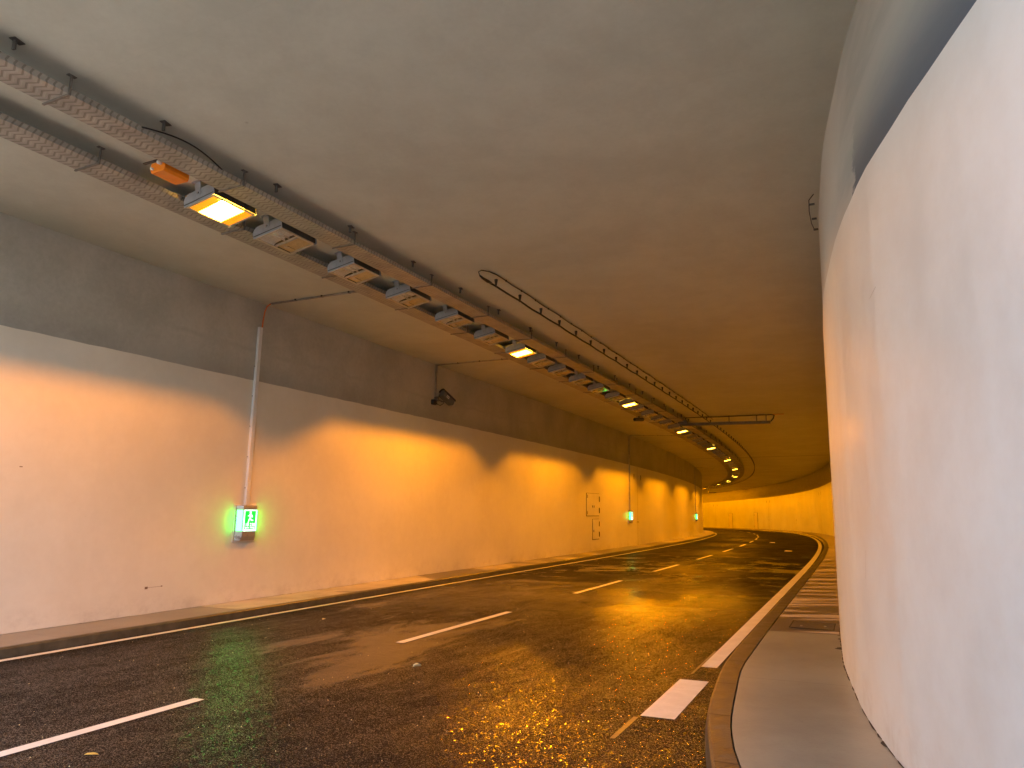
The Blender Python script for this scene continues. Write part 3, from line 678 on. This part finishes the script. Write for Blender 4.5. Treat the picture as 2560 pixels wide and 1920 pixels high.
lit_lab = {0: 'largest glowing orange luminaire, nearest the camera beside the orange box', 10: 'tiny glowing luminaire farthest off, last one before the left wall hides the row'}
used_l = used_u = False
for i, s in enumerate(LIT):
    o = p_lit if i == 0 else copy_tree(p_lit, kids)
    o.location = P(s, LO, LH); o.rotation_euler = (-TILT, 0, HD(s))
    tag(o, lit_lab.get(i, 'glowing orange luminaire under the ceiling, %s lit one counted from the camera' % ORD[i]), 'tunnel light', 'glowing luminaires in the ceiling row')
first = True
for i, L in UN.items():
    for k, s in enumerate(L):
        o = p_un if first else copy_tree(p_un, kids); first = False
        o.location = P(s, LO, LH); o.rotation_euler = (-TILT, 0, HD(s))
        tag(o, 'grey unlit luminaire, %s dark one after the %s glowing lamp' % (ORD[k], ORD[i]), 'tunnel light', 'unlit luminaires in the ceiling row')
# the light they give, plus the lit lamps round the bend
for i, s in enumerate(LIT + [107.8, 116.6, 125.4, 134.0]):
    ld = bpy.data.lights.new('sodium_lamp', 'POINT'); ld.energy = LAMP_W * (0.56, 1.0, 0.92, 1.05, 0.95, 1, 0.95, 0.9, 0.85, 0.8, 0.75, 0.7, 0.7, 0.7, 0.7)[i]; ld.color = SODIUM; ld.shadow_soft_size = 0.0125
    lo = bpy.data.objects.new('sodium_lamp', ld); col.objects.link(lo)
    a = HD(s); c = P(s, LO, LH)
    oy = 0.074 * math.sin(TILT); lo.location = c + Vector((-math.sin(a) * oy, math.cos(a) * oy, 0.074 * math.cos(TILT)))
# added spots, not part of the fittings, aimed back so the wet road glints
for i, s in enumerate(LIT[:7]):
    ld = bpy.data.lights.new('added_glint_spot', 'SPOT'); ld.energy = (60, 230, 210, 70, 30, 12, 5)[i]; ld.color = SODIUM; ld.shadow_soft_size = 0.07; ld.spot_size = R((24, 24, 26, 30, 30, 30, 30)[i]); ld.spot_blend = 0.5
    lo = bpy.data.objects.new('added_glint_spot', ld); col.objects.link(lo); a = HD(s); p = R((34, 28, 20, 15, 12, 10, 10)[i]); b_ = R((16, 17, 12, 7, 4, 0, 0)[i])
    lo.location = P(s, LO, LH) + Vector((0, 0, -0.025))
    d = Vector((-math.cos(a + b_) * math.cos(p), -math.sin(a + b_) * math.cos(p), -math.sin(p)))
    lo.rotation_euler = (-d).to_track_quat('Z', 'Y').to_euler()
# ceiling studs that hold the luminaire rail (short hooks above the road-side tray)
sL = [5.66, 7.09, 8.65, 10.05, 11.6, 13.1, 14.6] + [16.1 + 1.48 * k for k in range(18)]
proto = None
for k, s in enumerate(sL):
    if proto is None:
        t = thing('ceiling_hook', 'x', 'bracket', (0, 0, 0))
        q = MB(); q.box((0, 0, -0.004), (0.10, 0.06, 0.008)); q.build('base_plate', M['darksteel'], t)
        q = MB(); q.box((-0.02, 0, -0.05), (0.018, 0.03, 0.09)); q.build('stem', M['darksteel'], t)
        proto = t; kk_ = {t.name: children(t)}
    else: t = copy_tree(proto, kk_)
    t.location = P(s, 0.83, HC); t.rotation_euler = (0, 0, HD(s) + 0.25)
    tag(t, 'small dark ceiling hook, %s along the road-side tray from the camera' % (ORD[k] if k < 13 else 'number %d' % (k + 1))[:200], 'bracket', 'small hooks along the cable tray')

# orange junction box between the trays
t = thing('junction_box', 'orange plastic box hanging between the cable trays before the first glowing lamp', 'box', P(7.68, 1.47, 5.28), HD(7.68))
q = MB(); q.prism([(-0.10, 0.0), (0.10, 0.0), (0.115, 0.03), (0.115, 0.12), (-0.115, 0.12), (-0.115, 0.03)], -0.16, 0.16, 'x'); q.build('box_body', M['orange'], t, bevel=0.008)
q = MB(); q.tube([(-0.155, -0.05, 0.09), (-0.205, -0.05, 0.09)], 0.022, 10); q.build('cable_gland', M['tube'], t, True)
q = MB(); q.tube([(-0.155, 0.07, 0.04), (-0.19, 0.07, 0.04)], 0.015, 10); q.build('cable_gland', M['tube'], t, True)
q = MB(); q.box((-0.17, 0, 0.13), (0.03, 0.44, 0.012)); q.box((0.17, 0, 0.13), (0.03, 0.44, 0.012)); q.build('support_rail', M['darksteel'], t)
q = MB(); q.box((0.0, 0, 0.165), (0.03, 0.03, 0.06)); q.build('stem', M['darksteel'], t)

# ------------------------------------------------------------------ slotted radiating cable on cone clips
t = thing('radiating_cable', 'long black cable looping along the ceiling on tapered clips', 'cable', (0, 0, 0))
OKb = 0.06; KH = HC - 0.115
q = MB(); pts = [P(s, OKb + 0.006 * math.sin(s * 3.1), KH - 0.012 * abs(math.sin(math.pi * (s - 12.95) / 0.95))) for s in list(np.arange(12.75, 30, 0.19)) + sgrid(30, 104)]
q.tube(pts, [0.017] * len(pts), 7); q.build('main_cable', M['rubber'], t, True)
q = MB(); c0 = P(12.75, OKb, KH); c1 = P(12.4, OKb + 0.02, KH + 0.03)
q.tube([P(12.42, OKb + 0.03, KH + 0.03), P(12.5, OKb + 0.02, KH + 0.008), P(12.66, OKb + 0.01, KH), P(12.78, OKb, KH)], [0.012, 0.02, 0.028, 0.019], 8); q.build('end_coupler', M['rubber'], t, True)
q = MB(); pts = [P(12.42, OKb + 0.03, KH + 0.03), P(12.36, OKb + 0.02, KH + 0.07), P(12.38, OKb - 0.02, HC - 0.02), P(12.5, OKb - 0.09, HC - 0.012), P(12.68, OKb - 0.13, HC - 0.012), P(12.95, OKb - 0.14, HC - 0.014)]
pts += [P(s, OKb - 0.14 + 0.012 * math.sin(s * 4.4), HC - 0.014) for s in np.arange(13.3, 33.0, 0.35)]
q.tube(pts, 0.0085, 6); q.build('return_cable', M['rubber'], t, True)
q = MB()
for s in np.arange(13.05, 32, 0.62):
    q.tube([P(s, OKb - 0.14, HC), P(s, OKb - 0.14, HC - 0.03)], 0.014, 6)
q.build('cable_cleats', M['rubber'], t)
s = 12.95; pc = None
for k in range(92):
    if pc is None:
        q = MB(); q.tube([(0, 0, 0.0), (0, 0, -0.008), (0, 0, -0.11), (0, 0, -0.13)], [0.030, 0.030, 0.013, 0.02], 8); pc = q.build('cone_clip', M['rubber'], t)
        c = pc
    else: c = pc.copy(); col.objects.link(c); c.parent = t
    c.location = P(s, OKb, HC)
    s += 0.96
# ------------------------------------------------------------------ green emergency sign with trunking (first, on the left wall)
def glyph_text(txt, size, mat, parent, loc, rot):
    cu_ = bpy.data.curves.new('digits', 'FONT'); cu_.body = txt; cu_.size = size; cu_.extrude = 0.001; cu_.align_x = 'CENTER'; cu_.align_y = 'CENTER'; cu_.offset = 0.0012
    to = bpy.data.objects.new('tmp', cu_); col.objects.link(to)
    dg = bpy.context.evaluated_depsgraph_get(); dg.update()
    me = bpy.data.meshes.new_from_object(to.evaluated_get(dg)); bpy.data.objects.remove(to)
    me.materials.clear(); me.materials.append(mat)
    o = bpy.data.objects.new('distance_digits', me); col.objects.link(o); o.parent = parent; o.location = loc; o.rotation_euler = rot
    return o
M['strip_far'] = emis('green_side_light_far', (0.03, 1.0, 0.12), 1.6)
def sign(s, label, detail=True, h=1.15):
    t = thing('escape_sign', label, 'sign', P(s, O_L, h), HD(s), 'green escape signs on the left wall')
    # local: x along the road, -y out of the wall, z up
    W = 0.225; D = 0.13; H = 0.60; FW = 0.155
    q = MB(); q.box((0, -0.006, H / 2), (2 * W + 0.06, 0.012, H + 0.05)); q.build('back_plate', M['white_duct'], t, bevel=0.003)
    q = MB(); poly = [(-W, -0.012), (W, -0.012), (W, -0.03), (FW, -D), (-FW, -D), (-W, -0.03)]
    n = 6; zb = [(0.0, 0.72), (0.07, 1.0), (H - 0.03, 1.0), (H, 0.93)]
    vs = []
    for z, k in zb:
        for (x, y) in poly: vs.append((x, y if y > -0.05 else -0.03 + (y + 0.03) * k if z < 0.05 or z > H - 0.01 else y, z))
    fs = [tuple(range(n - 1, -1, -1)), tuple(3 * n + i for i in range(n))]
    for j in range(3):
        for i in range(n): fs.append((j * n + i, j * n + (i + 1) % n, (j + 1) * n + (i + 1) % n, (j + 1) * n + i))
    q.add(vs, fs); q.build('sign_housing', M['signbox'], t, bevel=0.003)
    # glowing side strips on the slanting cheeks
    for sg in (-1, 1):
        q = MB(); ax, ay = sg * W, -0.03; bx, by = sg * FW, -D
        nx, ny = sg * 0.004, -0.002
        def lerp(k): return (ax + (bx - ax) * k + nx, ay + (by - ay) * k + ny)
        (x0, y0), (x1, y1) = lerp(0.18), lerp(0.88)
        q.add([(x0, y0, 0.17), (x1, y1, 0.17), (x1, y1, 0.52), (x0, y0, 0.52), (x0 + nx, y0 + ny, 0.17), (x1 + nx, y1 + ny, 0.17), (x1 + nx, y1 + ny, 0.52), (x0 + nx, y0 + ny, 0.52)],
              [(4, 5, 6, 7), (0, 1, 5, 4), (2, 3, 7, 6), (1, 2, 6, 5), (3, 0, 4, 7)])
        q.build('side_light', M['strip_g'] if s < 20 else M['strip_far'], t)
    q = MB(); q.box((0, -D - 0.003, 0.345), (0.29, 0.006, 0.37)); pn = q.build('sign_panel', M['sign_w'], t, bevel=0.0)
    q = MB(); q.box((0, -D - 0.0075, 0.352), (0.245, 0.003, 0.315)); q.build('green_field', M['sign_g'], pn)
    y0, y1 = -D - 0.009, -D - 0.0115
    def poly(name, pts):
        q = MB(); q.prism(pts, y1, y0, 'y'); return q.build(name, M['sign_w'], pn)
    if detail:
        q = MB(); c = [(0.0 + 0.0 + 0.021 * math.cos(a), 0.487 + 0.021 * math.sin(a)) for a in [k * math.pi / 6 for k in range(12)]]; q.prism([(x - 0.004, z) for x, z in c], y1, y0, 'y')
        q.prism([(-0.022, 0.462), (0.014, 0.468), (0.030, 0.425), (0.012, 0.385), (-0.012, 0.385), (-0.016, 0.42)], y1 - .0005, y0, 'y')     # trunk
        q.prism([(0.008, 0.466), (0.048, 0.432), (0.056, 0.398), (0.043, 0.394), (0.034, 0.424), (0.010, 0.440)], y1, y0, 'y')   # leading arm
        q.prism([(-0.018, 0.462), (-0.034, 0.432), (-0.060, 0.432), (-0.060, 0.418), (-0.028, 0.417), (-0.010, 0.442)], y1, y0, 'y')  # trailing arm
        q.prism([(0.002, 0.396), (0.030, 0.360), (0.070, 0.356), (0.070, 0.336), (0.018, 0.338), (-0.008, 0.372)], y1, y0, 'y')       # leading leg
        q.prism([(-0.014, 0.40), (0.006, 0.39), (-0.022, 0.345), (-0.034, 0.305), (-0.056, 0.305), (-0.038, 0.358)], y1, y0, 'y')    # trailing leg
        q.build('running_figure', M['sign_w'], pn)
        rot = (R(90), 0, 0)
        for txt, x in (('10', -0.068), ('230', 0.058)): glyph_text(txt, 0.082, M['sign_w'], pn, (x, y0 - 0.001, 0.268), rot)
        for sg in (-1, 1):
            x = sg * 0.062; a = 0.05
            poly('arrow', [(x + sg * a, 0.218), (x + sg * (a - 0.026), 0.236), (x + sg * (a - 0.026), 0.2245), (x - sg * a, 0.2245), (x - sg * a, 0.2115), (x + sg * (a - 0.026), 0.2115), (x + sg * (a - 0.026), 0.200)])
    return t
sign(12.2, 'large green escape sign with running figure, nearest the camera on the left wall')
sign(36.85, 'small green escape sign right of the flush cabinets on the left wall', detail=True, h=1.2)
sign(60.8, 'tiny green escape sign at the far bend of the left wall', detail=True, h=1.2)
# trunking above the first sign
def trunk(s, h0, h1, label, wd, mat, split=None):
    t = thing('cable_trunking', label, 'trunking', P(s, O_L, h0), HD(s), 'vertical cable runs on the left wall')
    L = h1 - h0
    cut = [0, L] if not split else [0, split - h0, L]
    for a, b_ in zip(cut[:-1], cut[1:]):
        q = MB(); q.prism([(-wd / 2, 0.0), (wd / 2, 0.0), (wd / 2, -0.045), (wd / 2 - 0.006, -0.05), (-wd / 2 + 0.006, -0.05), (-wd / 2, -0.045)], a + 0.002, b_ - 0.002, 'z'); q.build('trunking_cover', mat, t)
    for k in range(int(L / 0.55)):
        for sg in (-1, 1):
            q = MB(); q.tube([(sg * (wd / 2 + 0.008), -0.001, 0.3 + k * 0.55), (sg * (wd / 2 + 0.008), -0.014, 0.3 + k * 0.55)], 0.008, 6); q.build('screw', M['darksteel'], t)
    return t
trunk(12.2, 1.76, 5.0, 'white metal trunking rising from the largest green sign up the left wall', 0.085, M['white_duct'], 3.85)
trunk(36.85, 1.81, 5.4, 'slim grey trunking above the second green sign', 0.07, M['galv'])
trunk(60.8, 1.81, 5.4, 'slim grey trunking above the tiny far green sign', 0.08, M['galv'])
q = MB(); q.tube([P(12.24, O_L - 0.03, 5.0), P(12.24, O_L - 0.035, 5.12), P(12.25, O_L - 0.05, 5.3), P(12.25, O_L - 0.1, 5.4), P(12.26, O_L - 0.17, 5.44)], 0.014, 8)
tag(q.build('flexible_tube', M['orange_tube'], None, True), 'short orange flexible tube curving from the white trunking top to the ceiling', 'tube')
def cpipe(s0, s1, o0, o1, label, r=0.012, drop=0.016, n=1):
    t = thing('ceiling_pipe', label, 'pipe', (0, 0, 0), 0, 'thin cable pipes across the ceiling')
    for j in range(n):
        q = MB(); q.tube([P(s0 + (s1 - s0) * i / 8 + j * 0.04, o0 + (o1 - o0) * i / 8, HC - drop) for i in range(9)], r, 7); q.build('pipe', M['galv'], t, True)
    for k in range(1, 4):
        f = k / 4; q = MB(); c = P(s0 + (s1 - s0) * f, o0 + (o1 - o0) * f, HC - drop); q.box(c, (0.06, 0.02, drop * 2 - .001), Matrix.Rotation(HD(s0), 3, 'Z')); q.build('pipe_clip', M['darksteel'], t)
    return t
cpipe(12.27, 12.4, O_L - 0.16, 2.1, 'thin pipe across the ceiling from the orange tube to the tray', n=2)
cpipe(18.4, 18.6, O_L - 0.02, 2.1, 'thin pipe across the ceiling above the wall camera', n=2)
cpipe(37.0, 38.5, O_L - 0.02, 2.1, 'thin pipe across the ceiling above the second green sign')
cpipe(62.0, 64.3, O_L - 0.02, 2.9, 'thin pipe across the ceiling at the far bend')

# ------------------------------------------------------------------ wall camera with drop pipe
t = thing('wall_camera', 'small dark surveillance camera hanging on the concrete band below a drop pipe', 'camera', P(18.35, O_L, 4.45), HD(18.35))
for j in (0, 1):
    q = MB(); q.tube([(j * 0.05, -0.03, HC - 4.45 - 0.015), (j * 0.05, -0.03, 0.15)], 0.013, 8); q.build('drop_pipe', M['galv'], t, True)
q = MB(); q.box((-0.06, -0.04, 0.0), (0.17, 0.08, 0.13)); q.build('terminal_box', M['black'], t, bevel=0.01)
q = MB(); q.box((0.05, -0.05, 0.1), (0.08, 0.10, 0.12)); q.tube([(0.06, -0.1, 0.08), (0.12, -0.18, 0.03), (0.2, -0.22, 0.05)], 0.02, 8); q.build('wall_bracket', M['camhouse'], t, bevel=0.006)
q = MB(); q.tube([(0.0, -0.06, 0.03), (0.03, -0.10, -0.05), (0.10, -0.14, -0.07), (0.16, -0.18, -0.02), (0.2, -0.2, 0.05)], 0.009, 7); q.build('connection_cable', M['rubber'], t, True)
hm_ = bpy.data.objects.new('camera_head', None)
q = MB()
mm = Matrix.Rotation(R(-14), 3, 'Z') @ Matrix.Rotation(R(28), 3, 'Y')
def xf(v): return Vector((0.27, -0.22, 0.14)) + mm @ Vector(v)
ang = [k * math.pi / 8 for k in range(9)]
sec = [(0.095 * math.cos(a), 0.03 + 0.095 * math.sin(a)) for a in ang] + [(-0.095, -0.07), (0.095, -0.07)]
n = len(sec); q.add([xf((-0.2, y, z)) for y, z in sec] + [xf((0.22, y, z)) for y, z in sec], [tuple(range(n)), tuple(range(2 * n - 1, n - 1, -1))] + [(i, (i + 1) % n, n + (i + 1) % n, n + i) for i in range(n)])
hd_ = q.build('camera_housing', M['camhouse'], t)
q = MB(); q.add([xf((-0.24, y * 1.12, z * 1.12 + 0.01)) for y, z in sec[:9]] + [xf((0.24, y * 1.12, z * 1.12 + 0.01)) for y, z in sec[:9]], [(i, i + 1, 10 + i, 9 + i) for i in range(8)])
q.build('sun_shield', M['black'], t)
q = MB()
for a, b_, c_, d in ((-0.09, -0.03, -0.01, -0.03), (-0.09, 0.02, -0.01, 0.02), (-0.09, -0.005, -0.09, -0.005), (-0.01, -0.005, -0.01, -0.005), (-0.05, -0.005, -0.05, -0.005)):
    L = max(abs(c_ - a), 0.016); Hh = 0.016 if abs(c_ - a) > 0 else 0.06
    q.box(xf(((a + c_) / 2, -0.099, (b_ + d) / 2)), (L, 0.004, Hh), mm)
q.build('number_mark', M['gear_mark'], hd_)
# small camera slung below the wall-side tray
t = thing('tray_camera', 'small dark camera slung under the wall-side tray past the third glowing lamp', 'camera', P(29.3, 2.12, TH), HD(29.3))
q = MB(); q.tube([(0, 0, 0), (0, 0, -0.1)], 0.02, 8); q.build('stem', M['darksteel'], t)
q = MB(); q.tube([(-0.22, 0.1, -0.16), (0.2, -0.1, -0.12)], 0.07, 10); q.build('camera_housing', M['camhouse'], t)
q = MB(); q.tube([(-0.23, 0.105, -0.161), (-0.25, 0.115, -0.163)], 0.055, 10); q.build('lens', M['black'], t)

# ------------------------------------------------------------------ sign gantry arm hung below the ceiling
t = thing('gantry_arm', 'long narrow grey beam hung crosswise under the ceiling beyond the third glowing lamp', 'beam', P(31.9, -0.65, 5.15), HD(31.9) + R(1))
q = MB(); q.box((0, 0, 0.0), (0.10, 3.5, 0.11)); q.build('beam', M['camhouse'], t, bevel=0.006)
for y in (1.5, -0.2, -1.25, -1.6):
    q = MB(); q.box((0, y, 0.17), (0.03, 0.03, 0.26)); q.box((0, y, 0.295), (0.1, 0.1, 0.008)); q.build('drop_rod', M['darksteel'], t)
q = MB(); q.box((0, 1.62, 0.1), (0.2, 0.35, 0.14)); q.build('junction_box', M['camhouse'], t, bevel=0.01)
q = MB(); q.tube([(0, 1.6, 0.29), (0.0, 0.4, 0.27), (0, -1.2, 0.29), (0, -1.8, 0.29), (0, -1.9, 0.26), (0, -1.86, 0.14), (0, -1.76, 0.02)], 0.022, 8); q.build('feed_cable', M['rubber'], t, True)
q = MB(); q.tube([(0, -1.85, 0.30), (0, -2.25, 0.30)], 0.012, 8); q.build('conduit', M['orange_tube'], t, True)
# far bracket by the last lamps, handle on the near right wall
t = thing('ceiling_bracket', 'small dark angle bracket hanging from the ceiling by the farthest lamps', 'bracket', P(104.5, 0.1, HC), HD(104.5))
q = MB(); q.box((0, 0, -0.28), (0.10, 0.10, 0.56)); q.build('stem', M['darksteel'], t)
q = MB(); q.box((0, -0.5, -0.52), (0.10, 1.0, 0.08)); q.build('foot', M['darksteel'], t)
t = thing('conduit_loop', 'thin dark conduit loop high on the near right wall at the ceiling edge', 'conduit', P(12.3, O_R(12.3), HC - 0.06), HD(12.3))
q = MB(); q.tube([(-0.55, 0.0, 0.05), (-0.5, 0.06, 0.0), (-0.2, 0.075, -0.03), (0.2, 0.07, -0.04), (0.5, 0.045, -0.03), (0.52, 0.0, -0.02)], 0.006, 7); q.build('loop', M['black'], t, True)
for x in (-0.4, 0.1, 0.5):
    q = MB(); q.box((x, 0.03, -0.02), (0.025, 0.06, 0.02)); q.build('cleat', M['darksteel'], t)

# ------------------------------------------------------------------ things on the ground
t = thing('chamber_cover', 'dark wet rectangular chamber cover set into the right pavement', 'cover', P(13.03, -4.62, PAV), HD(13.03))
q = MB(); q.box((0, 0.0, 0.002), (0.60, 0.50, 0.006)); q.build('cover_plate', M['cover'], t)
q = MB()
for c, d in (((0.305, 0, 0.0025), (0.012, 0.53, 0.006)), ((-0.305, 0, 0.0025), (0.012, 0.53, 0.006)), ((0, 0.258, 0.0025), (0.6, 0.012, 0.006)), ((0, -0.258, 0.0025), (0.6, 0.012, 0.006))): q.box(c, d)
q.build('cover_frame', M['gap'], t)
for x, y in ((-0.12, 0.13), (-0.02, -0.15)):
    q = MB(); q.tube([(x, y, 0.005), (x, y, 0.009)], 0.012, 8); q.build('lifting_eye', M['stud'], t)
t = thing('drain_grate', 'small dark grate at the wall foot farther along the right pavement', 'grate', P(26.5, -4.78, PAV), HD(26.5))
q = MB(); q.box((0, 0, 0.002), (0.5, 0.32, 0.006)); q.build('grate_plate', M['cover'], t)
q = MB()
for k in range(5): q.box((-0.18 + 0.09 * k, 0, 0.006), (0.03, 0.26, 0.004))
q.build('grate_bars', M['gap'], t)
def leaf(s, o, r, mat, label, rz, fold=0.35):
    q = MB(); n = 8; c = P(s, o, 0.006)
    rim = []
    for k in range(n):
        a = 2 * math.pi * k / n; x = r * math.cos(a) * 1.2; y = r * math.sin(a) * 0.6; z = abs(y) * fold
        rim.append((x * (1.15 if k == 0 else 1), y, z))
    vs = [(0, 0, 0.001)] + rim; ca, sa = math.cos(rz), math.sin(rz)
    vs = [(c.x + x * ca - y * sa, c.y + x * sa + y * ca, c.z + z) for x, y, z in vs]
    q.add(vs, [(0, i + 1, (i + 1) % n + 1) for i in range(n)])
    o_ = q.build('fallen_leaf', mat); md = o_.modifiers.new('thick', 'SOLIDIFY'); md.thickness = 0.0012
    return tag(o_, label, 'leaf')
leaf(6.02, -0.57, 0.036, M['leaf_y'], 'yellow fallen leaf lying on the wet road near the lower left corner', 0.1)
leaf(9.29, -0.99, 0.04, M['leaf_w'], 'pale folded leaf on the wet road below the middle lane dash', 0.6, 1.2)
leaf(11.65, 2.22, 0.036, M['leaf_w'], 'small yellow leaf on the road between the left kerb and lane dashes', 1.4, 0.9)
for s, o, lab in ((47.5, -1.25, 'bright reflective stud lying on the far road, the farther one'), (36.5, -2.55, 'bright reflective stud on the far road, the nearer one')):
    t = thing('road_stud', lab, 'road stud', P(s, o, 0), HD(s))
    q = MB(); q.prism([(-0.16, 0), (0.16, 0), (0.13, 0.03), (-0.13, 0.03)], -0.2, 0.2, 'x'); q.build('stud_body', M['stud'], t, bevel=0.01)
# scattered grit and pebbles over the carriageway
q = MB()
for k in range(420):
    s = 5.5 + 22 * random.random() ** 1.7; o = random.uniform(-3.7, 3.2); r = random.uniform(0.002, 0.006) * (1 + s / 30)
    c = P(s, o, 0.001); a = random.random() * 6.28
    pts = [c + Vector((math.cos(a + j * 2.1) * r, math.sin(a + j * 2.1) * r, 0)) for j in range(3)]
    q.add(pts + [c + Vector((0, 0, r))], [(0, 1, 3), (1, 2, 3), (2, 0, 3), (0, 2, 1)])
tag(q.build('road_grit', M['leaf_w']), kind='stuff', label='pale grit and small stones scattered over the wet carriageway', cat='grit')
